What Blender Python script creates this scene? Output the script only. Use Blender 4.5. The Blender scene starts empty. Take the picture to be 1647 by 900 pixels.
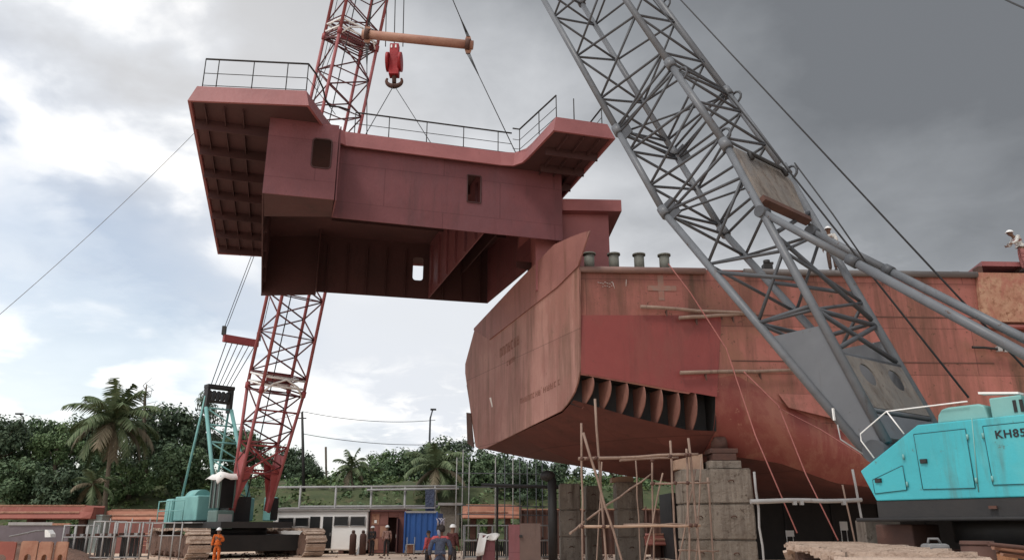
import bpy, bmesh, math, random
from mathutils import Vector, Matrix, Quaternion, noise

random.seed(7)
R = math.radians
scene = bpy.context.scene
COL = scene.collection

# ------------------------------------------------------------------ camera
F_PX, HZ, EYE = 1250.0, 848.0, 1.6
PITCH = math.atan((HZ - 450) / F_PX)
CP, SP = math.cos(PITCH), math.sin(PITCH)
cam_d = bpy.data.cameras.new('camera')
cam = bpy.data.objects.new('camera', cam_d)
COL.objects.link(cam)
cam_d.sensor_width = 36.0
cam_d.lens = 36.0 * F_PX / 1647.0
cam_d.clip_end = 6000
cam_d.clip_start = 0.1
cam.location = (0, 0, EYE)
cam.rotation_euler = (R(90) + PITCH, 0, 0)
scene.camera = cam


def ray(px, py):
    xc, yc = (px - 823.5) / F_PX, (450 - py) / F_PX
    return Vector((xc, CP - yc * SP, SP + yc * CP))


def at(px, py, Y):
    d = ray(px, py)
    return Vector((0, 0, EYE)) + d * (Y / d.y)


def atz(px, py, Z):
    d = ray(px, py)
    return Vector((0, 0, EYE)) + d * ((Z - EYE) / d.z)


def atpl(px, py, o, n):
    d = ray(px, py)
    c = Vector((0, 0, EYE))
    return c + d * ((Vector(o) - c).dot(n) / d.dot(n))


# ------------------------------------------------------------------ materials
def new_mat(name):
    m = bpy.data.materials.new(name)
    m.use_nodes = True
    nt = m.node_tree
    return m, nt, nt.nodes['Principled BSDF'], nt.nodes, nt.links


def rgba(c):
    return (c[0], c[1], c[2], 1)


def paint(name, c1, c2=None, c3=None, scale=1.2, rough=0.55, metal=0.0, streak=True, cover=0.5, bump=0.08,
          plates=None, seam=0.55, spec=0.3, fine=9.0, c4=None, chips=0.0):
    """weathered paint: a slow blotch between c1 and c2, vertical streaks of c3, optional welded plate seams"""
    m, nt, b, N, L = new_mat(name)
    c2 = c2 or tuple(x * 0.75 for x in c1)
    c3 = c3 or tuple(x * 0.5 for x in c1)
    geo = N.new('ShaderNodeNewGeometry')
    mp = N.new('ShaderNodeMapping')
    L.new(geo.outputs['Position'], mp.inputs['Vector'])
    n1 = N.new('ShaderNodeTexNoise')
    n1.inputs['Scale'].default_value = scale
    n1.inputs['Detail'].default_value = 8
    n1.inputs['Roughness'].default_value = 0.62
    L.new(mp.outputs[0], n1.inputs['Vector'])
    r1 = N.new('ShaderNodeMapRange')
    r1.inputs[1].default_value, r1.inputs[2].default_value = 0.35, 0.68
    L.new(n1.outputs['Fac'], r1.inputs[0])
    mx = N.new('ShaderNodeMix')
    mx.data_type = 'RGBA'
    mx.inputs[6].default_value, mx.inputs[7].default_value = rgba(c1), rgba(c2)
    L.new(r1.outputs[0], mx.inputs[0])
    mp2 = N.new('ShaderNodeMapping')
    mp2.inputs['Scale'].default_value = (1, 1, 0.10) if streak else (1, 1, 1)
    L.new(geo.outputs['Position'], mp2.inputs['Vector'])
    n2 = N.new('ShaderNodeTexNoise')
    n2.inputs['Scale'].default_value = scale * 2.6
    n2.inputs['Detail'].default_value = 9
    n2.inputs['Roughness'].default_value = 0.7
    L.new(mp2.outputs[0], n2.inputs['Vector'])
    r2 = N.new('ShaderNodeMapRange')
    r2.inputs[1].default_value, r2.inputs[2].default_value = 0.72 - cover * 0.3, 0.86 - cover * 0.2
    L.new(n2.outputs['Fac'], r2.inputs[0])
    mx2 = N.new('ShaderNodeMix')
    mx2.data_type = 'RGBA'
    mx2.inputs[7].default_value = rgba(c3)
    L.new(mx.outputs[2], mx2.inputs[6])
    L.new(r2.outputs[0], mx2.inputs[0])
    out = mx2.outputs[2]
    if c4:                                       # large faded or burnt areas with ragged borders
        n4 = N.new('ShaderNodeTexNoise')
        n4.inputs['Scale'].default_value = scale * 0.62
        n4.inputs['Detail'].default_value = 12
        n4.inputs['Roughness'].default_value = 0.72
        n4.inputs['Distortion'].default_value = 0.4
        off = N.new('ShaderNodeMapping')
        off.inputs['Location'].default_value = (11.3, 4.1, 7.7)
        off.inputs['Scale'].default_value = (1, 1, 0.55)
        L.new(geo.outputs['Position'], off.inputs['Vector'])
        L.new(off.outputs[0], n4.inputs['Vector'])
        r4 = N.new('ShaderNodeMapRange')
        r4.inputs[1].default_value, r4.inputs[2].default_value = 0.50, 0.60
        L.new(n4.outputs['Fac'], r4.inputs[0])
        m4 = N.new('ShaderNodeMix')
        m4.data_type = 'RGBA'
        m4.inputs[7].default_value = rgba(c4)
        L.new(out, m4.inputs[6])
        sc4 = N.new('ShaderNodeMath')
        sc4.operation = 'MULTIPLY'
        sc4.inputs[1].default_value = 0.8
        L.new(r4.outputs[0], sc4.inputs[0])
        L.new(sc4.outputs[0], m4.inputs[0])
        out = m4.outputs[2]
    if chips > 0:                                # small chips and specks
        n5 = N.new('ShaderNodeTexNoise')
        n5.inputs['Scale'].default_value = fine * 0.55
        n5.inputs['Detail'].default_value = 10
        n5.inputs['Roughness'].default_value = 0.75
        L.new(mp.outputs[0], n5.inputs['Vector'])
        r5 = N.new('ShaderNodeMapRange')
        r5.inputs[1].default_value, r5.inputs[2].default_value = 0.70 - chips * 0.15, 0.74 - chips * 0.15
        L.new(n5.outputs['Fac'], r5.inputs[0])
        m5 = N.new('ShaderNodeMix')
        m5.data_type = 'RGBA'
        m5.inputs[7].default_value = rgba(c3)
        L.new(out, m5.inputs[6])
        L.new(r5.outputs[0], m5.inputs[0])
        out = m5.outputs[2]
    n3 = N.new('ShaderNodeTexNoise')
    n3.inputs['Scale'].default_value = fine
    n3.inputs['Detail'].default_value = 6
    L.new(mp.outputs[0], n3.inputs['Vector'])
    bsrc = n3.outputs['Fac']
    if plates:
        sx, sy, sz = plates                     # plate length, height, offset
        sep = N.new('ShaderNodeSeparateXYZ')
        L.new(geo.outputs['Position'], sep.inputs[0])
        hyp = N.new('ShaderNodeMath')
        hyp.operation = 'ADD'
        L.new(sep.outputs[0], hyp.inputs[0])
        yk = N.new('ShaderNodeMath')
        yk.operation = 'MULTIPLY'
        yk.inputs[1].default_value = -0.9
        L.new(sep.outputs[1], yk.inputs[0])
        L.new(yk.outputs[0], hyp.inputs[1])
        zz = N.new('ShaderNodeMath')
        zz.operation = 'ADD'
        zz.inputs[1].default_value = sz
        L.new(sep.outputs[2], zz.inputs[0])
        cb = N.new('ShaderNodeCombineXYZ')
        L.new(hyp.outputs[0], cb.inputs[0])
        L.new(zz.outputs[0], cb.inputs[1])
        br = N.new('ShaderNodeTexBrick')
        br.inputs['Scale'].default_value = 1.0
        br.inputs['Brick Width'].default_value = sx
        br.inputs['Row Height'].default_value = sy
        br.inputs['Mortar Size'].default_value = 0.018
        br.inputs['Mortar Smooth'].default_value = 0.4
        br.inputs['Color1'].default_value = (1, 1, 1, 1)
        br.inputs['Color2'].default_value = (0.5 + seam * .5,) * 3 + (1,)
        br.inputs['Mortar'].default_value = (seam, seam * .92, seam * .92, 1)
        L.new(cb.outputs[0], br.inputs['Vector'])
        mul = N.new('ShaderNodeMix')
        mul.data_type = 'RGBA'
        mul.blend_type = 'MULTIPLY'
        mul.inputs[0].default_value = 0.8
        L.new(out, mul.inputs[6])
        L.new(br.outputs['Color'], mul.inputs[7])
        out = mul.outputs[2]
    L.new(out, b.inputs['Base Color'])
    b.inputs['Roughness'].default_value = rough
    b.inputs['Metallic'].default_value = metal
    b.inputs['Specular IOR Level'].default_value = spec
    bp = N.new('ShaderNodeBump')
    bp.inputs['Strength'].default_value = bump
    bp.inputs['Distance'].default_value = 0.05
    L.new(bsrc, bp.inputs['Height'])
    if bump > 0:
        # slow oil-canning of the plating on top of the fine grain
        bp2 = N.new('ShaderNodeBump')
        bp2.inputs['Strength'].default_value = bump * 1.6
        bp2.inputs['Distance'].default_value = 0.25
        L.new(n1.outputs['Fac'], bp2.inputs['Height'])
        L.new(bp.outputs[0], bp2.inputs['Normal'])
        L.new(bp2.outputs[0], b.inputs['Normal'])
    return m


def leafmat(name, c1, c2):
    m, nt, b, N, L = new_mat(name)
    oi = N.new('ShaderNodeNewGeometry')
    mx = N.new('ShaderNodeMix')
    mx.data_type = 'RGBA'
    mx.inputs[6].default_value, mx.inputs[7].default_value = rgba(c1), rgba(c2)
    L.new(oi.outputs['Random Per Island'], mx.inputs[0])
    L.new(mx.outputs[2], b.inputs['Base Color'])
    b.inputs['Roughness'].default_value = 0.6
    b.inputs['Specular IOR Level'].default_value = 0.2
    return m


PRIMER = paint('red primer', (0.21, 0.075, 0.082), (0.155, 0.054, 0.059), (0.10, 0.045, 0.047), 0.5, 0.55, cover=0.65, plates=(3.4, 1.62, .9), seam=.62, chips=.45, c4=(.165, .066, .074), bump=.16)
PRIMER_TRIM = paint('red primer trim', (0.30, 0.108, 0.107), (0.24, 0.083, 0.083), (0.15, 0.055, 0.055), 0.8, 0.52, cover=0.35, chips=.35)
PRIMER_DARK = paint('shaded red primer', (0.085, 0.038, 0.038), (0.06, 0.03, 0.03), (0.04, 0.022, 0.022), 0.5, 0.7, cover=0.4)  # darker copy of red primer; shade under decks and inside put into colour
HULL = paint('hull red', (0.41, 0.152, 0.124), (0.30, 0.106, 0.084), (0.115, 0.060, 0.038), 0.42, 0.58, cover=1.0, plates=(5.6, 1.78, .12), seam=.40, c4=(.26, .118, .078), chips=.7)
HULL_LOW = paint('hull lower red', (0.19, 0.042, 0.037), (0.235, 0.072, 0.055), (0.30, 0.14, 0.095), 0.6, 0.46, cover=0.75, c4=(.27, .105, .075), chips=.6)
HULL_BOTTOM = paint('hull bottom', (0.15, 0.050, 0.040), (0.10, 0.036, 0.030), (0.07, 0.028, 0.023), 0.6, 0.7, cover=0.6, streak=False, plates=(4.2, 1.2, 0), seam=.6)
TRANSOM = paint('transom', (0.38, 0.20, 0.165), (0.29, 0.14, 0.115), (0.13, 0.066, 0.042), 0.5, 0.62, cover=0.9, plates=(7.5, 3.4, 1.6), seam=.5, c4=(.28, .125, .102), chips=.5)
BULW = paint('bulwark', (0.29, 0.130, 0.112), (0.225, 0.098, 0.086), (0.15, 0.07, 0.05), 0.7, 0.6, cover=0.75, chips=.5)
PATCH = paint('fresh red plate', (0.245, 0.058, 0.052), (0.205, 0.046, 0.043), (0.125, 0.042, 0.035), 0.5, 0.45, cover=0.75, chips=.5, c4=(.21, .062, .052))
RUST = paint('rust', (0.30, 0.13, 0.06), (0.38, 0.20, 0.11), (0.16, 0.065, 0.035), 1.6, 0.85, cover=0.7, bump=0.25)
RUST_LIGHT = paint('light rust', (0.40, 0.225, 0.155), (0.30, 0.135, 0.09), (0.17, 0.08, 0.05), 1.1, 0.8, cover=0.7, bump=0.2)
RUST_DARK = paint('dark rust', (0.11, 0.055, 0.042), (0.075, 0.042, 0.035), (0.05, 0.03, 0.025), 2, 0.8, cover=0.5)
BARGE_RED = paint('barge red', (0.30, 0.095, 0.072), (0.24, 0.08, 0.062), (0.40, 0.21, 0.155), 0.9, 0.7, cover=0.5)
BARGE_ORANGE = paint('barge orange', (0.44, 0.205, 0.135), (0.34, 0.135, 0.09), (0.30, 0.11, 0.07), 0.9, 0.7, cover=0.5)
GREY = paint('boom grey', (0.15, 0.158, 0.172), (0.115, 0.122, 0.134), (0.085, 0.058, 0.045), 1.6, 0.42, cover=0.4, bump=0.03, chips=.55)
GREY_DARK = paint('brace grey', (0.085, 0.090, 0.100), (0.066, 0.070, 0.078), (0.06, 0.045, 0.038), 1.6, 0.5, cover=0.4, bump=0.03, chips=.5)
GREY_PLATE = paint('web plate grey', (0.145, 0.152, 0.165), (0.12, 0.126, 0.137), (0.085, 0.075, 0.07), 0.9, 0.4, cover=0.4, bump=0.03, chips=.4)
GREY_TAN = paint('muddy plate', (0.21, 0.180, 0.155), (0.155, 0.148, 0.142), (0.10, 0.078, 0.065), 1.5, 0.7, cover=0.8, chips=.7, c4=(.17, .165, .165))
TEAL = paint('teal paint', (0.060, 0.44, 0.50), (0.050, 0.375, 0.43), (0.085, 0.20, 0.19), 0.9, 0.38, cover=0.72, bump=0.06, spec=0.4, chips=.5, c4=(.095, .44, .475))
TEAL_PALE = paint('pale teal', (0.20, 0.42, 0.40), (0.15, 0.33, 0.32), (0.14, 0.23, 0.22), 1.0, 0.5, cover=0.4, bump=0.03)
BOOM_RED = paint('boom red', (0.33, 0.075, 0.078), (0.27, 0.058, 0.060), (0.15, 0.042, 0.040), 1.5, 0.5, cover=0.45, bump=0.03, chips=.4)
BOOM_PINK = paint('faded boom red', (0.36, 0.115, 0.118), (0.29, 0.08, 0.083), (0.16, 0.055, 0.05), 1.5, 0.55, cover=0.5, bump=0.03, chips=.5)
BRACE_RED = paint('brace dark red', (0.13, 0.042, 0.045), (0.10, 0.035, 0.037), (0.06, 0.028, 0.028), 1.5, 0.55, cover=0.3, bump=0.03)
HOOK_RED = paint('hook red', (0.36, 0.025, 0.03), (0.30, 0.02, 0.025), (0.16, 0.02, 0.02), 2.5, 0.45, cover=0.3)
BLACK = paint('plain black', (0.022, 0.021, 0.021), (0.03, 0.027, 0.026), (0.045, 0.033, 0.028), 2, 0.6, cover=0.3, bump=0.05)  # black steel; also stands in for shade on bay lining and filler
BLACK_SKIRT = paint('dark skirt', (0.032, 0.031, 0.032), (0.04, 0.037, 0.036), (0.06, 0.045, 0.038), 2, 0.6, cover=0.35, bump=0.05)
ROPE = paint('wire rope', (0.045, 0.045, 0.048), rough=0.6, scale=6, bump=0)
ROPE_PINK = paint('red line rope', (0.42, 0.16, 0.14), rough=0.8, scale=6, bump=0)
ROPE_GREY = paint('grey line rope', (0.22, 0.21, 0.21), rough=0.8, scale=6, bump=0)
BAMBOO = paint('bamboo', (0.30, 0.21, 0.165), (0.22, 0.15, 0.12), (0.13, 0.085, 0.065), 2.5, 0.7, cover=0.6, bump=0.05)
TIMBER = paint('timber', (0.42, 0.30, 0.22), (0.34, 0.22, 0.16), (0.2, 0.12, 0.09), 2, 0.8, cover=0.4)
CONCRETE = paint('concrete', (0.255, 0.218, 0.182), (0.175, 0.145, 0.12), (0.09, 0.068, 0.055), 1.1, 0.9, cover=0.8, bump=0.4, chips=.75, c4=(.19, .158, .128))
STEELG = paint('galvanised steel', (0.36, 0.35, 0.34), (0.28, 0.27, 0.27), (0.16, 0.12, 0.10), 2, 0.5, metal=0.0, cover=0.35)
WHITE = paint('white paint', (0.86, 0.85, 0.83), (0.80, 0.79, 0.77), (0.5, 0.45, 0.40), 1.0, 0.5, cover=0.3, bump=0.03)
WHITE_CLOTH = paint('white cloth', (0.80, 0.78, 0.76), (0.72, 0.70, 0.68), (0.6, 0.55, 0.5), 2, 0.9, cover=0.25)
RUST_PLATE = paint('mottled rust plate', (0.42, 0.255, 0.17), (0.31, 0.135, 0.09), (0.20, 0.085, 0.05), 1.6, 0.8, streak=False, cover=0.8, c4=(.33, .125, .095), chips=.7)
BLUE = paint('blue container', (0.030, 0.105, 0.34), (0.028, 0.09, 0.28), (0.02, 0.06, 0.18), 1.0, 0.5, cover=0.3)
SHED = paint('brown shed', (0.24, 0.10, 0.085), (0.20, 0.085, 0.07), (0.12, 0.055, 0.045), 1.2, 0.7, cover=0.5)
SHED_DARK = paint('dark brown panel', (0.13, 0.06, 0.055), rough=0.7)
GLASS = paint('dark glass', (0.012, 0.013, 0.014), (0.02, 0.02, 0.022), rough=0.25, spec=0.25, bump=0)
GREYGREEN = paint('mooring post green grey', (0.20, 0.205, 0.175), (0.16, 0.16, 0.14), (0.12, 0.10, 0.08), 2, 0.6, cover=0.5)
MUD = paint('dried mud', (0.50, 0.385, 0.31), (0.40, 0.295, 0.235), (0.20, 0.13, 0.10), 2.2, 0.95, cover=0.4, bump=0.5, streak=False)
MUD_DARK = paint('dark mud', (0.17, 0.10, 0.075), (0.11, 0.07, 0.055), (0.07, 0.045, 0.036), 2.4, 0.9, cover=0.5, bump=0.5, streak=False)
ROOF_GREY = paint('grey sheet roof', (0.30, 0.28, 0.27), (0.24, 0.21, 0.20), (0.16, 0.12, 0.10), 1.2, 0.7)
NET = paint('dark shade net', (0.075, 0.085, 0.08), (0.045, 0.05, 0.048), (.11, .11, .10), 1.4, 0.9)
BARK = paint('bark', (0.12, 0.095, 0.07), (0.09, 0.07, 0.055), (0.05, 0.04, 0.03), 3, 0.9, cover=0.5, bump=0.3)
PALMBARK = paint('palm bark', (0.26, 0.21, 0.16), (0.2, 0.16, 0.12), (0.1, 0.08, 0.06), 3, 0.9, cover=0.4, bump=0.3)
SKIN = paint('brown skin', (0.16, 0.085, 0.055), (0.14, 0.075, 0.05), scale=6, rough=0.55, bump=0)
C_ORANGE = paint('orange cloth', (0.72, 0.16, 0.03), (0.62, 0.13, 0.025), (0.4, 0.08, 0.02), 5, 0.85, cover=0.3, bump=.7)
C_NAVY = paint('navy cloth', (0.085, 0.10, 0.15), (0.07, 0.08, 0.12), (0.04, 0.045, 0.07), 5, 0.85, cover=0.3, bump=.7)
C_REDYOKE = paint('red cloth', (0.55, 0.11, 0.12), (0.46, 0.085, 0.09), rough=0.85, scale=5, bump=.7)
C_DARK = paint('dark cloth', (0.035, 0.03, 0.032), (0.05, 0.04, 0.04), rough=0.9, scale=5, bump=.7)
C_MAROON = paint('maroon cloth', (0.10, 0.032, 0.03), (0.08, 0.027, 0.025), rough=0.9, scale=5, bump=.7)
C_PLAID = paint('pale plaid cloth', (0.52, 0.32, 0.27), (0.30, 0.16, 0.14), (0.65, 0.52, 0.46), 7, 0.9, cover=0.6, bump=.7)
C_WHITE = paint('white shirt', (0.72, 0.71, 0.68), (0.6, 0.58, 0.55), rough=0.9, scale=4, bump=.7)
C_BROWNT = paint('brown trousers', (0.12, 0.075, 0.06), rough=0.9, scale=4, bump=.7)
C_PINK = paint('faded pink overalls', (0.42, 0.17, 0.16), rough=0.9, scale=4, bump=.7)
HELMET = paint('white helmet', (0.82, 0.82, 0.82), rough=0.3, scale=4, bump=0)
CLOTH_BLUE = paint('blue striped cloth', (0.16, 0.16, 0.22), (0.40, 0.36, 0.38), (0.05, 0.06, 0.10), 9, 0.9, cover=0.5)
LETTER = paint('black letters', (0.03, 0.03, 0.035), rough=0.6, bump=0)
CHALK = paint('chalk', (0.75, 0.70, 0.66), rough=0.9, bump=0)
SMUDGE = paint('rusty letter ghost', (0.15, 0.066, 0.05), (0.21, 0.095, 0.072), (0.25, 0.115, 0.09), 4.5, 0.8, cover=0.75, bump=0)
PALE_GREY = paint('grey cross paint', (0.25, 0.17, 0.14), (0.30, 0.13, 0.10), (0.28, 0.105, 0.08), 4, 0.8, cover=0.5, bump=0)
LEAF = [leafmat('dark leaves', (0.041, 0.070, 0.041), (0.090, 0.125, 0.070)),
        leafmat('mid leaves', (0.061, 0.105, 0.051), (0.115, 0.164, 0.083)),
        leafmat('fresh leaves', (0.079, 0.134, 0.054), (0.141, 0.198, 0.090)),
        leafmat('grey green leaves', (0.064, 0.092, 0.061), (0.115, 0.143, 0.096))]
FROND = leafmat('palm frond', (0.077, 0.115, 0.054), (0.160, 0.192, 0.102))
FROND_DRY = leafmat('dry palm frond', (0.14, 0.115, 0.075), (0.21, 0.175, 0.115))
GRASS = leafmat('grass', (0.055, 0.085, 0.028), (0.11, 0.14, 0.05))


def ground_mat():
    m, nt, b, N, L = new_mat('yard earth')
    geo = N.new('ShaderNodeNewGeometry')
    n = N.new('ShaderNodeTexNoise')
    n.inputs['Scale'].default_value = 0.35
    n.inputs['Detail'].default_value = 10
    n.inputs['Roughness'].default_value = 0.7
    L.new(geo.outputs['Position'], n.inputs['Vector'])
    cr = N.new('ShaderNodeValToRGB')
    cr.color_ramp.elements[0].position = 0.35
    cr.color_ramp.elements[0].color = (0.42, 0.29, 0.215, 1)
    cr.color_ramp.elements[1].position = 0.7
    cr.color_ramp.elements[1].color = (0.66, 0.52, 0.42, 1)
    e = cr.color_ramp.elements.new(0.44)
    e.color = (0.54, 0.40, 0.30, 1)
    L.new(n.outputs['Fac'], cr.inputs[0])
    L.new(cr.outputs[0], b.inputs['Base Color'])
    b.inputs['Roughness'].default_value = 0.95
    bp = N.new('ShaderNodeBump')
    bp.inputs['Strength'].default_value = 0.5
    n2 = N.new('ShaderNodeTexNoise')
    n2.inputs['Scale'].default_value = 4
    n2.inputs['Detail'].default_value = 8
    L.new(geo.outputs['Position'], n2.inputs['Vector'])
    L.new(n2.outputs['Fac'], bp.inputs['Height'])
    L.new(bp.outputs[0], b.inputs['Normal'])
    return m


EARTH = ground_mat()
HILL = paint('grassy slope', (0.078, 0.092, 0.042), (0.050, 0.066, 0.031), (0.165, 0.125, 0.078), 0.35, 0.95, streak=False, cover=0.6, bump=0.6)


# ------------------------------------------------------------------ mesh builder
class MB:
    def __init__(s):
        s.v, s.f, s.sm = [], [], []

    def add(s, verts, faces, smooth=False):
        k = len(s.v)
        s.v += [Vector(p) for p in verts]
        for f in faces:
            s.f.append([i + k for i in f])
            s.sm.append(smooth)
        return s

    def box(s, c, size, rz=0.0, M=None):
        hx, hy, hz = size[0] / 2, size[1] / 2, size[2] / 2
        M = M or Matrix.Rotation(rz, 3, 'Z')
        c = Vector(c)
        vs = [c + M @ Vector((x, y, z)) for x in (-hx, hx) for y in (-hy, hy) for z in (-hz, hz)]
        return s.add(vs, [(0, 1, 3, 2), (4, 6, 7, 5), (0, 4, 5, 1), (2, 3, 7, 6), (0, 2, 6, 4), (1, 5, 7, 3)])

    def obox(s, p0, a, b, c):
        """box from corner p0 and three edge vectors"""
        p0, a, b, c = Vector(p0), Vector(a), Vector(b), Vector(c)
        vs = [p0 + a * i + b * j + c * k for i in (0, 1) for j in (0, 1) for k in (0, 1)]
        return s.add(vs, [(0, 1, 3, 2), (4, 6, 7, 5), (0, 4, 5, 1), (2, 3, 7, 6), (0, 2, 6, 4), (1, 5, 7, 3)])

    def tube(s, p0, p1, r, r2=None, n=8):
        return s.path([p0, p1], [r, r if r2 is None else r2], n)

    def path(s, pts, r, n=8, cap=True):
        pts = [Vector(p) for p in pts]
        rr = r if isinstance(r, (list, tuple)) else [r] * len(pts)
        k = len(s.v)
        u = None
        for i, p in enumerate(pts):
            t = (pts[min(i + 1, len(pts) - 1)] - pts[max(i - 1, 0)])
            t = t.normalized() if t.length > 1e-9 else Vector((0, 0, 1))
            if u is None:
                a = Vector((0, 0, 1)) if abs(t.z) < 0.9 else Vector((1, 0, 0))
                u = t.cross(a).normalized()
            else:
                u = (u - t * u.dot(t)).normalized()
            w = t.cross(u)
            for j in range(n):
                q = 2 * math.pi * j / n
                s.v.append(p + (u * math.cos(q) + w * math.sin(q)) * rr[i])
        for i in range(len(pts) - 1):
            for j in range(n):
                a, b = k + i * n + j, k + i * n + (j + 1) % n
                s.f.append([a, b, b + n, a + n])
                s.sm.append(True)
        if cap:
            s.f.append([k + j for j in range(n)][::-1])
            s.sm.append(False)
            e = k + (len(pts) - 1) * n
            s.f.append([e + j for j in range(n)])
            s.sm.append(False)
        return s

    def prism(s, poly, off):
        """closed prism of a planar polygon moved by the vector off"""
        n = len(poly)
        off = Vector(off)
        vs = [Vector(p) for p in poly] + [Vector(p) + off for p in poly]
        fs = [list(range(n))[::-1], [n + i for i in range(n)]]
        fs += [(i, (i + 1) % n, n + (i + 1) % n, n + i) for i in range(n)]
        return s.add(vs, fs)

    def sphere(s, c, r, n=10, m=7, sc=(1, 1, 1), z0=-1.0):
        c = Vector(c)
        k = len(s.v)
        for i in range(m + 1):
            th = math.acos(max(-1, min(1, 1 - (1 - z0) * i / m)))
            for j in range(n):
                q = 2 * math.pi * j / n
                s.v.append(c + Vector((r * sc[0] * math.sin(th) * math.cos(q), r * sc[1] * math.sin(th) * math.sin(q), r * sc[2] * math.cos(th))))
        for i in range(m):
            for j in range(n):
                a, b = k + i * n + j, k + i * n + (j + 1) % n
                s.f.append([a, a + n, b + n, b])
                s.sm.append(True)
        return s

    def build(s, name, mat, parent=None, loc=None, bevel=0.0):
        if parent is not None:
            o0 = Vector(parent['_o']) if '_o' in parent else Vector((0, 0, 0))
        elif loc is not None:
            o0 = Vector(loc)
        else:
            xs, ys, zs = [p.x for p in s.v], [p.y for p in s.v], [p.z for p in s.v]
            o0 = Vector(((min(xs) + max(xs)) / 2, (min(ys) + max(ys)) / 2, min(zs)))
        me = bpy.data.meshes.new(name)
        me.from_pydata([p - o0 for p in s.v], [], s.f)
        me.polygons.foreach_set('use_smooth', s.sm)
        me.materials.append(mat)
        me.update()
        o = bpy.data.objects.new(name, me)
        COL.objects.link(o)
        if parent is not None:
            o.parent = parent
        else:
            o.location = o0
        o['_o'] = tuple(o0)
        if bevel:
            bv = o.modifiers.new('bevel', 'BEVEL')
            bv.width = bevel
            bv.segments = 2
            bv.limit_method = 'ANGLE'
        return o


def tag(o, label=None, cat=None, group=None, kind=None):
    if label:
        o['label'] = label
    if cat:
        o['category'] = cat
    if group:
        o['group'] = group
    if kind:
        o['kind'] = kind
    return o


def thing(name, loc, label, cat, group=None, local=False):
    """an Empty at the thing's base; parts are given in world coordinates unless local"""
    o = bpy.data.objects.new(name, None)
    COL.objects.link(o)
    o.empty_display_size = 0.3
    o.location = loc
    o['_o'] = (0.0, 0.0, 0.0) if local else tuple(loc)
    return tag(o, label, cat, group)


def kids(o):
    return [c for c in bpy.data.objects if c.parent is o]


def copy_tree(o, parent=None):
    c = o.copy()
    COL.objects.link(c)
    if parent is not None:
        c.parent = parent
    for ch in kids(o):
        copy_tree(ch, c)
    return c


def lerp(a, b, t):
    return Vector(a) * (1 - t) + Vector(b) * t


def sag(a, b, d, n=14):
    a, b = Vector(a), Vector(b)
    return [lerp(a, b, i / n) - Vector((0, 0, d * 4 * (i / n) * (1 - i / n))) for i in range(n + 1)]

# ------------------------------------------------------------------ light and sky
SUN_EL, SUN_AZ = R(55), R(223)             # azimuth clockwise from +Y: behind the camera, to the left
w = bpy.data.worlds.new('World')
scene.world = w
w.use_nodes = True
nt = w.node_tree
N, L = nt.nodes, nt.links
for n in list(N):
    N.remove(n)


def mth(op, a, b=None, c=None):
    n = N.new('ShaderNodeMath')
    n.operation = op
    for i, x in enumerate((a, b, c)):
        if x is None:
            continue
        if isinstance(x, (int, float)):
            n.inputs[i].default_value = x
        else:
            L.new(x, n.inputs[i])
    return n.outputs[0]


def mrange(x, a, b, c=0.0, d=1.0, smooth=True):
    n = N.new('ShaderNodeMapRange')
    n.interpolation_type = 'SMOOTHSTEP' if smooth else 'LINEAR'
    n.inputs[1].default_value, n.inputs[2].default_value = a, b
    n.inputs[3].default_value, n.inputs[4].default_value = c, d
    L.new(x, n.inputs[0])
    return n.outputs[0]


sky = N.new('ShaderNodeTexSky')
sky.sky_type = 'NISHITA'
sky.sun_disc = False
sky.sun_elevation = SUN_EL
sky.sun_rotation = SUN_AZ
sky.air_density = 1.2
sky.dust_density = 1.5
bg_sky = N.new('ShaderNodeBackground')
bg_sky.inputs['Strength'].default_value = 0.135
L.new(sky.outputs[0], bg_sky.inputs['Color'])
tc = N.new('ShaderNodeTexCoord')
sep = N.new('ShaderNodeSeparateXYZ')
L.new(tc.outputs['Generated'], sep.inputs[0])
X, Y, Z = sep.outputs
den = mth('ADD', mth('MAXIMUM', Z, 0.0), 0.22)
cmb = N.new('ShaderNodeCombineXYZ')
L.new(mth('DIVIDE', X, den), cmb.inputs[0])
L.new(mth('DIVIDE', Y, den), cmb.inputs[1])


def cloud_noise(scale, detail, rough, off, dist=0.0):
    mp = N.new('ShaderNodeMapping')
    mp.inputs['Location'].default_value = off
    L.new(cmb.outputs[0], mp.inputs[0])
    n = N.new('ShaderNodeTexNoise')
    n.inputs['Scale'].default_value = scale
    n.inputs['Detail'].default_value = detail
    n.inputs['Roughness'].default_value = rough
    n.inputs['Distortion'].default_value = dist
    L.new(mp.outputs[0], n.inputs['Vector'])
    return n.outputs['Fac']


n_big = cloud_noise(1.3, 6, 0.5, (3.1, 1.7, 0.0))
n_mid = cloud_noise(3.4, 8, 0.5, (0.4, 6.2, 0.0), 0.2)
n_fine = cloud_noise(6.5, 8, 0.6, (7.4, 2.2, 0.0), 0.4)
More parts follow.
